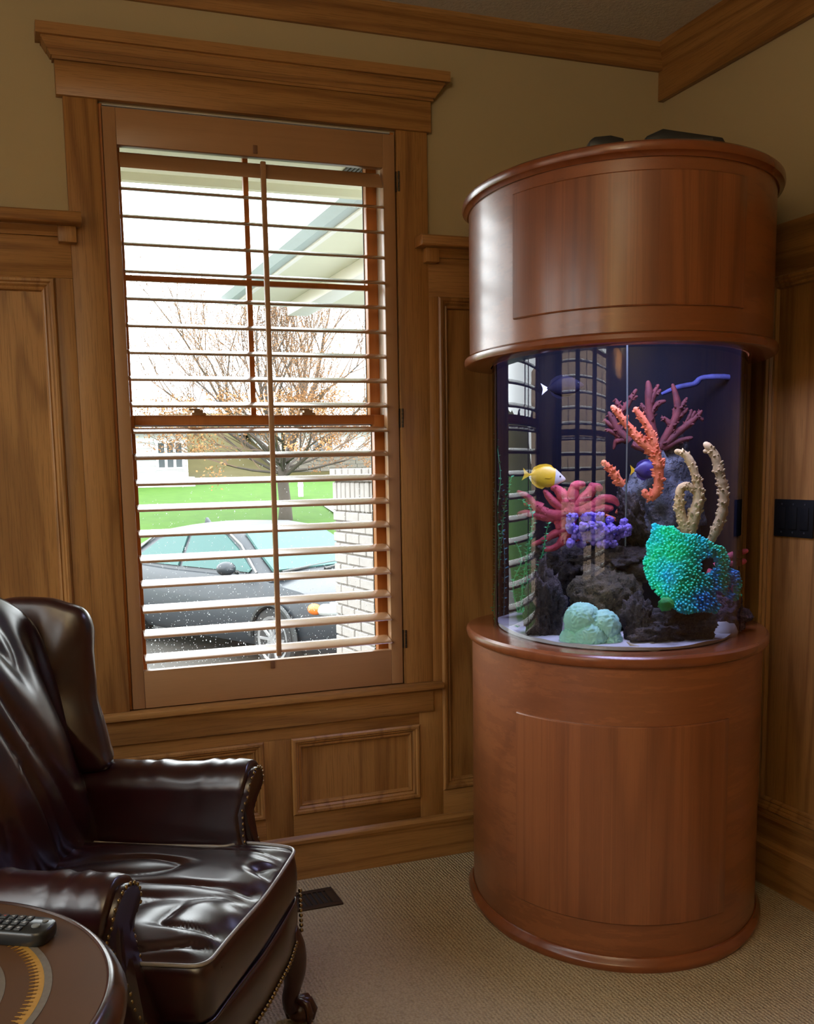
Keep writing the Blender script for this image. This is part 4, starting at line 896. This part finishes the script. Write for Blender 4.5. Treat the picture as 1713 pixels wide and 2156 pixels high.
obj('pedestal', MB().lathe([(.05, TZ-.14), (.045, TZ-.2), (.03, TZ-.24), (.05, TZ-.32), (.06, TZ-.38), (.04, TZ-.44), (.05, TZ-.50), (.055, .12), (.03, .10)], n=40), M_TRIM, tb, smooth=True, angle=60)
for k in range(4):
    a = k*PI/2+.4; dv = Vector((math.cos(a), math.sin(a), 0)); m = MB(); m.tube([dv*.03+Vector((0, 0, .16)), dv*.14+Vector((0, 0, .14)), dv*.24+Vector((0, 0, .06)), dv*.30+Vector((0, 0, .018))], [.03, .026, .02, .018], 10); obj('foot', m, M_TRIM, tb, smooth=True, angle=180)
def ringstrip(r0, r1, z0, z1, n=120): return MB().lathe([(r0, z0), (r0, z1), (r1, z1), (r1, z0)], n=n, caps=False)
for R0, cnt in ((.252, 150), (.193, 112)):
    obj('tooled_band', ringstrip(R0-.010, R0, TZ-.0016, TZ-.0009), M_TOOL, tb)
    g = MB(); gr = ringstrip(R0-.0125, R0-.010, TZ-.0016, TZ-.0007); g.add(gr.v, gr.f)
    for k in range(cnt):    # fringe of little leaves pointing inwards
        a = 2*PI*k/cnt; w_ = 2*PI/cnt
        P = [(R0-.012, -.5), (R0-.017, -.46), (R0-.0165, -.30), (R0-.022, -.26), (R0-.0205, -.12), (R0-.029, 0), (R0-.0205, .12), (R0-.022, .26), (R0-.0165, .30), (R0-.017, .46), (R0-.012, .5)]
        pp = [(r*math.cos(a+t*w_), r*math.sin(a+t*w_)) for r, t in P]; g.prism(pp, TZ-.0016, TZ-.0006, 'z')
    obj('gilt_border', g, M_GOLD, tb)

# ================================================================== REMOTE CONTROL
q0 = at(110, 1962, 'z', TZ+.012); dv = Vector((-.86, .51, 0)).normalized()
rc = thing('remote_control', 'black remote control with white-printed buttons on the round table', 'remote', (q0.x+dv.x*.105, q0.y+dv.y*.105, TZ), math.atan2(dv.y, dv.x))
# local: -x end is the rounded end seen in the picture
RL, RW = .21, .054
out = roundpoly([(-RL/2, -RW/2), (RL/2, -RW/2), (RL/2, RW/2), (-RL/2, RW/2)], .02, 90)
M_RB = plain('remote_black_shell', (0.014, 0.016, 0.017), 0.32, noise_amt=0.05, coat=0.2); M_RK = plain('remote_grey_rubber', (0.035, 0.038, 0.04), 0.55); M_RW = plain('printed_white', (0.55, 0.55, 0.55), 0.5); M_RR = plain('printed_red', (0.45, 0.06, 0.03), 0.5)
obj('shell', MB().loft([[(p.x*q, p.y*(1-(1-q)*2.5), z) for p in out] for q, z in ((.97, 0), (.99, .003), (1, .009), (1, .015), (.99, .019), (.965, .021))]), M_RB, rc, smooth=True, angle=50)
b_me = box(-.0048, .0048, -.0058, .0058, 0, .0028).mesh('button', bevel=.0008, seg=1); b_me.materials.append(M_RK)
R5 = random.Random(2)
mk = []
ROWS = [[-.0165, 0, .0165]]*2+[[-.0165, 0, .0165]]*7
for i in range(11):
    x = -.062+i*.0135
    for j, y in enumerate((-.0165, 0, .0165)):
        o = obj('button', b_me, None, rc, loc=(x, y, .0208)); red = (i == 3 and j in (0, 2)) or (i == 4 and j == 1 and False)
        pm = MB(); a = R5.random()
        if a < .4: pm.box(-.0022, .0022, -.0006, .0006, .0029, .0031); pm.box(-.0005, .0005, -.0022, .0022, .0029, .0031)
        elif a < .7: pm.prism([(-.002, -.002), (.002, 0), (-.002, .002)], .0029, .0031, 'z')
        else: pm.box(-.002, .002, -.0022, -.0008, .0029, .0031); pm.box(-.002, .002, .0008, .0022, .0029, .0031)
        obj('printed_mark', pm, M_RR if red else M_RW, o, label='red mark' if red else None)
M_RG = plain('remote_light_key', (0.16, 0.17, 0.17), 0.5)
for x, y, r in ((-.082, .004, .0062), (-.088, -.013, .0045)): obj('round_button', MB().lathe([(r, .0205), (r, .0225), (r*.8, .0232)], (x, y), 20), M_RG, rc, smooth=True, angle=40)

# ================================================================== FLOOR VENT, WALL PLATE
vt = thing('floor_register', 'dark metal floor vent in the carpet behind the chair leg', 'vent', (-1.44, -0.195, 0))
M_VENT = plain('brown_vent_enamel', (0.055, 0.035, 0.022), 0.5, 0.3)
fr = MB(); fr.box(-.15, .125, -.065, -.045, 0, .006).box(-.15, .125, .045, .065, 0, .006).box(-.15, -.13, -.045, .045, 0, .006).box(.098, .125, -.045, .045, 0, .006)
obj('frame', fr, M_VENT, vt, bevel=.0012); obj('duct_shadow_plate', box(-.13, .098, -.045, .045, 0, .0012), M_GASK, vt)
for k in range(13): obj('slat', box(-.124+k*.0175, -.119+k*.0175, -.045, .045, .0012, .005), M_VENT, vt)
M_PLATE = plain('matt_black_plate', (0.008, 0.008, 0.008), 0.7, spec=0.15)
wp = thing('wall_plate', 'black blank switch plate on the right wall panel beside the aquarium', 'plate', (-0.009, -0.69, 1.167))
obj('cover', MB().prism([(-.079, -.056), (.079, -.056), (.079, .056), (-.079, .056)], -.006, 0, 'x'), M_PLATE, wp, bevel=.002)
sc2 = MB()
for y in (-.046, 0, .046):
    for z in (-.042, .042): sc2.add(*(lambda q: (q.v, q.f))(MB().tube([(-.006, y, z), (-.0072, y, z)], .003, 10)))
obj('screw', sc2, M_GASK, wp)
for y in (-.046, 0, .046): obj('rocker', box(-.0085, -.006, y-.016, y+.016, -.033, .033), M_PLATE, wp, bevel=.001)
# ================================================================== OUTSIDE
def terrain(x, y):
    if y < 9: z = -.72
    elif y < 20: z = -.72+.84*((y-9)/11)**1.3
    elif y < 34: z = .12+.85*(y-20)/14
    elif y < 46: t = (y-34)/12; z = .97+3.0*t*t*(3-2*t)
    else: z = 3.97
    return z
def grid(x0, x1, y0, y1, nx, ny, dz=0.0, nz=0.04):
    m = MB()
    for j in range(ny+1):
        for i in range(nx+1):
            x = x0+(x1-x0)*i/nx; y = y0+(y1-y0)*j/ny; m.v.append((x, y, terrain(x, y)+dz+nz*mnoise.noise(Vector((x*.5, y*.5, 0)))))
    m.f = [(j*(nx+1)+i, j*(nx+1)+i+1, (j+1)*(nx+1)+i+1, (j+1)*(nx+1)+i) for j in range(ny) for i in range(nx)]; return m
def m_lawn():
    m, nt, b = mat('wet_spring_lawn'); v = texco(nt, rnd=False); n = noise(nt, v, 3, 5, .7)
    L(nt, ramp(nt, n, [(0.35, (0.034, 0.082, 0.010)), (0.65, (0.048, 0.105, 0.014))]), b.inputs['Base Color']); b.inputs['Roughness'].default_value = .9; b.inputs['Specular IOR Level'].default_value = .1; return m
struct('lawn', grid(-30, 60, 0.2, 34, 60, 60), m_lawn(), 'bright green lawn rising away from the house', smooth=True, angle=180)
M_BANK = plain('dull_bank_scrub', (0.075, 0.064, 0.026), .95, noise_amt=.35, nscale=2.0, spec=.1)
struct('hill', grid(-40, 80, 34, 60, 50, 40, nz=.3), M_BANK, 'brownish green bank behind the lawn', smooth=True, angle=180)
def m_conc(name, c): return plain(name, c, .55, noise_amt=.2, nscale=2.5, spec=.3)
struct('driveway', grid(-6, 9, .25, 13.5, 30, 40, .02, .0), m_conc('wet_grey_concrete', (0.055, 0.050, 0.044)), 'wet concrete driveway under the car')
dw = grid(0, 1, 13.5, 24, 12, 24, .03, 0); ww = []
for x, y, z in dw.v: a = 4.3+(y-13.5)*.16; ww.append((a+x*8, y, z))
dw.v = ww; struct('pavement', dw, m_conc('pale_wet_concrete', (0.16, 0.16, 0.15)), 'pale drive crossing the lawn at the right')
struct('ground', box(-60, -6, -14, .2, -.9, -.72), m_conc('side_yard', (0.05, 0.055, 0.04)), 'side yard past the left windows')
# ---- own eave above the window and the porch roof at the right
M_SOFF = plain('pale_soffit', (0.66, 0.68, 0.54), .7, noise_amt=.04); M_FASC = plain('white_fascia', (0.78, 0.79, 0.77), .5, noise_amt=.04); M_GUT = plain('bluish_gutter', (0.40, 0.48, 0.51), .4, noise_amt=.08)
ev = struct('trim_5', None, None, 'eave of this house over the window')
obj('soffit', box(-6, -.35, T, .80, 2.43, 2.45), M_SOFF, ev); obj('fascia', box(-6, -.35, .80, .83, 2.40, 2.62), M_SOFF, ev)
v5 = MB()
for k in range(7): v5.box(-.98+k*.016, -.972+k*.016, .38, .66, 2.424, 2.431)
obj('soffit_vent', v5, M_GASK, ev)
pr = thing('porch_roof', 'porch roof edge with gutter running away above the driveway', 'roof', (-.80, .9, 2.40))
g = lambda mb: rel(mb, pr)
obj('gutter', g(MB().loft([[(x, y, z) for x, z in ((-.86, 2.54), (-.87, 2.50), (-.86, 2.44), (-.82, 2.41), (-.77, 2.41), (-.77, 2.54))] for y in (.84, 3.45)])), M_GUT, pr)
obj('fascia', g(box(-.77, -.745, .84, 3.45, 2.40, 2.58)), M_FASC, pr); obj('soffit', g(box(-.745, 2.4, .84, 3.42, 2.42, 2.44)), M_SOFF, pr)
obj('beam', g(box(-.42, -.28, .84, 3.42, 2.34, 2.42)), M_FASC, pr, bevel=.004); obj('end_fascia', g(box(-.87, 2.4, 3.42, 3.45, 2.40, 2.60)), M_FASC, pr)
obj('roof_slab', g(MB().prism([(-.80, 2.545), (2.4, 2.545), (2.4, 3.9)], .84, 3.45, 'y')), plain('grey_shingle', (.06, .06, .065), .9), pr)
# ---- low brick wall of the porch
BW = Vector((-.015, 3.80, -.72))
bp = thing('brick_wall', 'whitish low brick wall with an upright brick course, right of the car', 'wall', BW, math.radians(6))
M_BR = plain('whitewashed_brick', (0.30, 0.28, 0.265), .85, noise_amt=.30, nscale=26, bump_s=.3); M_MORT = plain('grey_mortar', (0.20, 0.185, 0.17), .9)
WL_ = 2.5
obj('core', box(.012, .26, -WL_, -.012, 0, 2.05), M_MORT, bp)
bm_c = {}
def brick(d, w, h, x, y, z):
    k = (round(d, 3), round(w, 3), round(h, 3))
    if k not in bm_c: bm_c[k] = box(-d/2, d/2, -w/2, w/2, -h/2, h/2).mesh('brick', bevel=.005, seg=1); bm_c[k].materials.append(M_BR)
    obj('brick', bm_c[k], None, bp, loc=(x+random.uniform(-.003, .003), y, z))
def course(z, h, w, off=0.0, proud=0.0):
    y = 0.0; first = True
    while y > -WL_+.02:
        ww = off if (first and off > .03) else w; first = False; ww = min(ww, WL_+y)
        if ww > .03: brick(.05, ww-.011, h, .022-proud, y-ww/2, z)
        y -= ww
    for k, xx in enumerate((.07, .19)): brick(.105, .04, h, xx, -.018, z)
course(2.012, .088, .108, 0, .022); course(1.860, .200, .076)
for k in range(15): course(1.72-k*.0755, .064, .215, .107*(k % 2))
# ---- houses
M_SID = plain('white_siding', (0.36, 0.36, 0.35), .7, noise_amt=.04); M_ROOF = plain('blue_grey_roof', (0.10, 0.125, 0.145), .9, noise_amt=.2, nscale=3); M_PANE = plain('dark_window_pane', (0.030, 0.038, 0.042), .15); M_STONE = plain('tan_ledgestone', (0.13, 0.115, 0.09), .9, noise_amt=.4, nscale=4)
M_WTRIM = plain('white_house_trim', (0.45, 0.46, 0.46), .6, noise_amt=.03)
def house2(label, x0, x1, y0, y1, z0, ze, zr, wins, stone=None, oh=.4):
    h = thing('house', label, 'house', (x0, y0, z0)); g = lambda mb: rel(mb, h)
    obj('wall', g(box(x0, x1, y0, y1, z0, ze)), M_SID, h)
    bme = MB().prism([(-.028, 0), (0, .2), (0, 0)], 0, x1-x0, 'x').mesh('siding_board'); bme.materials.append(M_SID)
    zb = stone or z0; k = 0
    while zb+.2*k < ze-.05: obj('siding_board', bme, None, h, loc=(0, -.002, zb-z0+.2*k)); k += 1
    if stone:
        R = random.Random(4); z = z0
        while z < stone-.01:
            x = x0; hh = R.uniform(.10, .16)
            sm_ = MB()
            while x < x1: w_ = R.uniform(.25, .7); sm_.box(x, min(x+w_-.02, x1), y0-.05-R.uniform(0, .04), y0, z, z+hh-.015); x += w_
            obj('ledgestone_course', g(sm_), M_STONE, h, kind='stuff'); z += hh
    obj('roof', g(MB().prism([(y0-oh, ze-.08), (y0-oh, ze+.05), ((y0+y1)/2, zr), (y1+oh, ze+.05), (y1+oh, ze-.08)], x0-oh, x1+oh, 'x')), M_ROOF, h)
    obj('fascia', g(box(x0-oh, x1+oh, y0-oh-.03, y0-oh, ze-.10, ze+.06)), M_WTRIM, h)
    for (a, b_, c, d, n) in wins:
        f = MB(); f.box(a-.08, b_+.08, y0-.07, y0-.02, c-.08, c).box(a-.08, b_+.08, y0-.07, y0-.02, d, d+.08)
        for i in range(n+1): xx = a+(b_-a)*i/n; f.box(xx-.045, xx+.045, y0-.07, y0-.02, c, d)
        wf = obj('window', g(f), M_WTRIM, h)
        for i in range(n): obj('pane', g(box(a+(b_-a)*i/n+.045, a+(b_-a)*(i+1)/n-.045, y0-.05, y0-.035, c, d)), M_PANE, wf)
    return h
h1 = house2('white clapboard house at the left of the lawn with a triple window', -7.0, 3.72, 32.0, 40, 1.12, 2.82, 3.3, [(2.66, 3.56, 1.46, 2.30, 3)])
obj('deck_skirt', rel(box(-7, 3.80, 31.2, 32, .66, 1.12), h1), M_WTRIM, h1); obj('deck_post', rel(box(3.50, 3.78, 31.2, 31.5, .10, .66), h1), M_WTRIM, h1); obj('lattice_box', rel(box(-.5, 2.05, 31.3, 31.9, .3, .66), h1), M_SID, h1)
p1 = at(600, 925, 'y', 36); p2 = at(760, 915, 'y', 36)
h2 = house2('beige house with a tan stone base behind the bare tree', at(585, 950, 'y', 36).x, 19.0, 36.0, 44, .7, 2.95, 3.6, [(at(655, 920, 'y', 36).x, at(700, 920, 'y', 36).x, at(660, 955, 'y', 36).z, at(660, 920, 'y', 36).z, 3)], stone=at(660, 962, 'y', 36).z)
# ---- small posts on the lawn
pm = at(633, 1042, 'y', 26); mk_ = thing('utility_marker', 'small pale marker post on the green lawn right of the trunk', 'post', (pm.x, 26, terrain(pm.x, 26)))
obj('post', box(-.07, .07, -.05, .05, -.1, .48), M_WTRIM, mk_, bevel=.01); obj('band', box(-.075, .075, -.055, .055, .30, .38), M_GUT, mk_)
# ---- bare spring tree
TB = at(600, 1092, 'y', 20.0); R6 = random.Random(21)
tr = thing('maple_tree', 'nearly bare spreading tree with orange buds in front of the window', 'tree', (TB.x, TB.y, terrain(TB.x, TB.y)-.05))
M_BARK = plain('grey_brown_bark', (0.070, 0.055, 0.045), .9, noise_amt=.3, nscale=20, bump_s=.4); M_BUD = plain('orange_buds', (0.26, 0.115, 0.030), .8, noise_amt=.3); M_TWIG = plain('reddish_twig', (0.14, 0.09, 0.06), .9, noise_amt=.3)
tw = MB(); trunk = MB(); big = MB(); bud = MB(); base = Vector((0, 0, 0))
def grow(p, dv, ln, r, depth):
    n = 4 if depth < 3 else 3; pts = [p]; d = dv.copy()
    for k in range(n):
        d = (d+Vector((R6.uniform(-.22, .22), R6.uniform(-.22, .22), R6.uniform(-.02, .16)))*(.6 if depth < 2 else 1)).normalized(); pts.append(pts[-1]+d*ln/n)
    rr = [r*(1-.45*k/n) for k in range(n+1)]; (big if depth < 3 else tw).tube(pts, rr, 6 if depth < 3 else 3, caps=False)
    if depth >= 4:
        for q in pts[1:]:
            low = q.z < 2.9
            for _ in range((3 if low else 2) if R6.random() < (.95 if low else .8) else 0):
                s = R6.uniform(.014, .030)*(1.3 if low else .7); c = q+Vector((R6.gauss(0, .05), R6.gauss(0, .05), R6.gauss(0, .05))); a = Vector((R6.gauss(0, 1), R6.gauss(0, 1), R6.gauss(0, 1))).normalized(); b_ = a.orthogonal().normalized()
                bud.add([c-a*s, c+b_*s*.7, c+a*s, c-b_*s*.7], [(0, 1, 2, 3)])
    if depth >= 6: return
    nb_ = {0: 3, 1: 4, 2: 4, 3: 4, 4: 3, 5: 3}[depth]
    for k in range(nb_):
        t = R6.uniform(.35, 1) if k else 1.0; i = min(int(t*n), n-1); q = pts[i].lerp(pts[i+1], t*n-i)
        ax = d.orthogonal().normalized(); ax = (Matrix.Rotation(R6.uniform(0, 2*PI), 3, d) @ ax); sp = R6.uniform(.30, .75) if k else R6.uniform(.05, .25)
        nd = (d*math.cos(sp)+ax*math.sin(sp)); nd.z += .10; grow(q, nd.normalized(), ln*R6.uniform(.60, .82), r*.55*(1-.3*(1-t)), depth+1)
hT = 1.25
trunk.tube([(0, 0, -.2), (.02, 0, .4), (-.02, .02, .9), (0, 0, hT), (0.02, 0, hT+.35)], [.21, .15, .14, .15, .12], 12)
for k in range(10):
    a = 2*PI*k/10+R6.uniform(-.2, .2); tilt = R6.uniform(.6, 1.2) if k % 3 else R6.uniform(.25, .6); dv = Vector((math.cos(a)*math.sin(tilt), math.sin(a)*math.sin(tilt), math.cos(tilt))); grow(Vector((0, 0, hT+R6.uniform(-.25, .25))), dv, R6.uniform(1.75, 2.35), .060, 1)
for k in range(11):
    a = 2*PI*k/11+R6.uniform(-.2, .2); tilt = R6.uniform(1.25, 1.5); dv = Vector((math.cos(a)*math.sin(tilt), math.sin(a)*math.sin(tilt), math.cos(tilt))); grow(Vector((0, 0, hT+R6.uniform(-.15, .1))), dv, R6.uniform(1.3, 1.9), .035, 2)
obj('trunk', trunk, M_BARK, tr, smooth=True, angle=180); obj('branches', big, M_BARK, tr, smooth=True, angle=180, kind='stuff'); obj('twigs', tw, M_TWIG, tr, kind='stuff'); obj('buds', bud, M_BUD, tr, kind='stuff')
# ---- parked car (local: x to its nose, y to its left, z up); nose towards the house
GZ = -.70
car = thing('car', 'dark grey wet sedan parked on the driveway with its nose to the house', 'car', (.44, 8.24, GZ), math.radians(-66))
M_PAINT = plain('wet_grey_car_paint', (0.028, 0.033, 0.040), .45, .2, spec=.35, coat=.06, noise_amt=.08, nscale=60); M_CGL = plain('car_window', (0.045, 0.105, 0.10), .4, spec=.12, noise_amt=.1, nscale=2); M_TYRE = plain('tyre_rubber', (.015, .015, .016), .8); M_RIM = plain('alloy_rim', (.35, .35, .36), .3, .8); M_CTRIM = plain('car_black_trim', (.015, .016, .017), .4); M_LAMP = plain('headlamp_clear', (.40, .42, .42), .12); M_AMB = plain('amber_lens', (.55, .14, .02), .3)
XS = [-2.36, -2.30, -2.05, -1.4, -.5, .5, 1.2, 1.75, 2.12, 2.32, 2.40]
TOPZ = [.70, .86, .95, .97, .95, .95, .93, .86, .77, .66, .55]; HW = [.62, .76, .85, .89, .90, .90, .885, .86, .80, .70, .58]
def sect(i):
    h, t = HW[i], TOPZ[i]; return [(XS[i], y, z) for y, z in ((-h*.9, .22), (-h, .34), (-h*1.0, .55), (-h*.985, t-.12), (-h*.93, t-.03), (-h*.55, t+.015), (0, t+.03), (h*.55, t+.015), (h*.93, t-.03), (h*.985, t-.12), (h, .55), (h, .34), (h*.9, .22))]
bd = MB().loft([sect(i) for i in range(len(XS))]); obj('body', bd, M_PAINT, car, smooth=True, angle=50)
GX = [(-1.95, .93, .72), (-1.55, 1.15, .66), (-1.1, 1.34, .60), (-.5, 1.42, .575), (.0, 1.43, .57), (.35, 1.40, .575), (.65, 1.28, .62), (1.0, 1.09, .68), (1.30, .93, .74)]
def gsec(x, z, h): return [(x, -h-.12*(z-.93)*0, .90), (x, -h*1.06 if z > 1.1 else -h, min(z, .95)), (x, -h*1.0, z-.05), (x, -h*.90, z-.012), (x, -h*.5, z+.012), (x, 0, z+.018), (x, h*.5, z+.012), (x, h*.90, z-.012), (x, h*1.0, z-.05), (x, h*1.06 if z > 1.1 else h, min(z, .95)), (x, h, .90)]
def gsec(x, z, h):
    hb = .80; return [(x, -hb, .90), (x, -(hb+(h-hb)*.5), (.93+z)/2), (x, -h, z-.03), (x, -h*.9, z), (x, -h*.45, z+.015), (x, 0, z+.02), (x, h*.45, z+.015), (x, h*.9, z), (x, h, z-.03), (x, (hb+(h-hb)*.5), (.93+z)/2), (x, hb, .90)]
obj('cabin', MB().loft([gsec(*q) for q in GX]), M_PAINT, car, smooth=True, angle=55)
def slab(pts, th, nrm): 
    n_ = Vector(nrm).normalized(); return MB().loft([[Vector(p)-n_*th for p in pts], [Vector(p)+n_*th for p in pts]])
def gy(x, z):   # cabin half width at height z
    for (a, za, ha), (b_, zb_, hb_) in zip(GX, GX[1:]):
        if a <= x <= b_: t = (x-a)/(b_-a); zz = za+(zb_-za)*t; hh = ha+(hb_-ha)*t; return .80+(hh-.80)*min(1, max(0, (z-.90)/max(.05, zz-.93)))
    return .8
for s in (-1, 1):
    for P in ([(-1.45, .97), (-.98, 1.24), (-.55, 1.35), (-.42, 1.35), (-.42, .97)], [(-.34, .97), (-.34, 1.355), (.0, 1.37), (.30, 1.33), (.58, 1.20), (.92, 1.00), (.90, .97)]):
        obj('side_window', slab([(x, s*(gy(x, z)+.012), z) for x, z in P], .014, (0, s, .2)), M_CGL, car)
    tr_ = [(-1.62, .96), (-1.1, 1.30), (-.5, 1.385), (.0, 1.40), (.33, 1.36), (.62, 1.235), (1.02, .97)]
    m = MB(); m.tube([(x, s*(gy(x, z)+.022), z) for x, z in tr_], .014, 6); obj('window_trim', m, M_RIM, car, smooth=True)
    m = MB(); m.ball((.78, s*.98, 1.02), (.09, .11, .075), 12, 8); mir = obj('mirror', m, M_PAINT, car, smooth=True, angle=180); obj('mirror_stalk', MB().tube([(.80, s*.84, .97), (.79, s*.92, .99)], .022, 8), M_CTRIM, mir)
    for x in (-1.42, 1.42):
        wh = obj('wheel', MB().loft([[(x+r*math.cos(a), s*(.70+d), .33+r*math.sin(a)) for a in [2*PI*k/28 for k in range(28)]] for r, d in ((.30, 0), (.33, .02), (.33, .17), (.30, .20), (.235, .20))]), M_TYRE, car, smooth=True, angle=40)
        rm = MB(); rm.loft([[(x+r*math.cos(a), s*d, .33+r*math.sin(a)) for a in [2*PI*k/24 for k in range(24)]] for r, d in ((.24, .88), (.24, .905), (.21, .90), (.20, .86))])
        for k in range(10): a = 2*PI*k/10; rm.tube([(x, s*.885, .33), (x+.2*math.cos(a), s*.90, .33+.2*math.sin(a))], [.028, .018], 6)
        obj('rim', rm, M_RIM, wh, smooth=True, angle=50)
        m = MB(); m.tube([(x+.36*math.cos(a), s*.895, .33+.36*math.sin(a)) for a in [PI*k/14 for k in range(15)]], .03, 6); obj('wheel_arch', m, M_CTRIM, car, smooth=True)
    hl = MB(); hl.ball((2.08, s*.66, .67), (.16, .17, .085), 14, 8); lamp = obj('headlight', hl, M_LAMP, car, smooth=True, angle=180); am = MB(); am.ball((1.96, s*.79, .675), (.11, .05, .06), 12, 8); obj('turn_signal', am, M_AMB, lamp, smooth=True, angle=180, label='amber corner lens')
    hd = MB(); hd.box(-.05, .12, s*.895, s*.92, .80, .825); obj('door_handle', hd, M_RIM, car, bevel=.006)
obj('windshield', slab([(.50, -.52, 1.385), (.50, .52, 1.385), (.86, .62, 1.19), (1.22, .70, .995), (1.22, -.70, .995), (.86, -.62, 1.19)], .014, (.5, 0, .85)), M_CGL, car)
wpz = MB(); wpz.tube([(1.26, -.62, .985), (1.20, -.1, 1.012), (1.17, .25, 1.03)], .014, 6); wpz.tube([(1.28, -.05, .975), (1.21, .3, 1.0), (1.19, .62, 1.01)], .014, 6); obj('wiper', wpz, M_CTRIM, car); obj('cowl', slab([(1.22, -.70, .965), (1.22, .70, .965), (1.36, .74, .945), (1.36, -.74, .945)], .006, (.1, 0, 1)), M_CTRIM, car)
obj('grille', box(2.36, 2.41, -.38, .38, .42, .58), M_CTRIM, car, bevel=.01); obj('antenna', MB().prism([(-1.0, 1.36), (-.82, 1.36), (-.95, 1.47)], -.02, .02, 'y'), M_PAINT, car, bevel=.006)
# ---- rain drops on the outside of the lower pane
rd = MB(); R7 = random.Random(8)
for k in range(2000):
    x = R7.uniform(-1.84, -1.07); z = .70+abs(R7.gauss(0, .32)); 
    if z > 1.45: continue
    r = R7.uniform(.0004, .0012)*(1 if R7.random() < .93 else 1.6); rd.ball((x, .0712, z), (r, r*.5, r*R7.uniform(1, 1.7)), 6, 4)
M_DROP = plain('rain_drop', (0.55, 0.57, 0.58), .05, noise_amt=.02)
nt_ = M_DROP.node_tree; tl = nt_.nodes.new('ShaderNodeBsdfTranslucent'); tl.inputs[0].default_value = (.75, .77, .78, 1); nt_.links.new(tl.outputs[0], nt_.nodes['Material Output'].inputs[0])
o = obj('rain_drops', rd, M_DROP, smooth=True); o['kind'] = 'stuff'; o['label'] = 'rain drops clinging to the lower window pane'; o['category'] = 'drops'
# ---- what the left windows look at (mirrored in the aquarium glass)
nb_ = struct('exterior', box(-10.2, -10, -16, 8, -.72, 2.7), plain('brown_brick_wing', (0.74, 0.50, 0.34), .9, noise_amt=.3, nscale=12), 'brown wall outside the left windows, seen only mirrored')
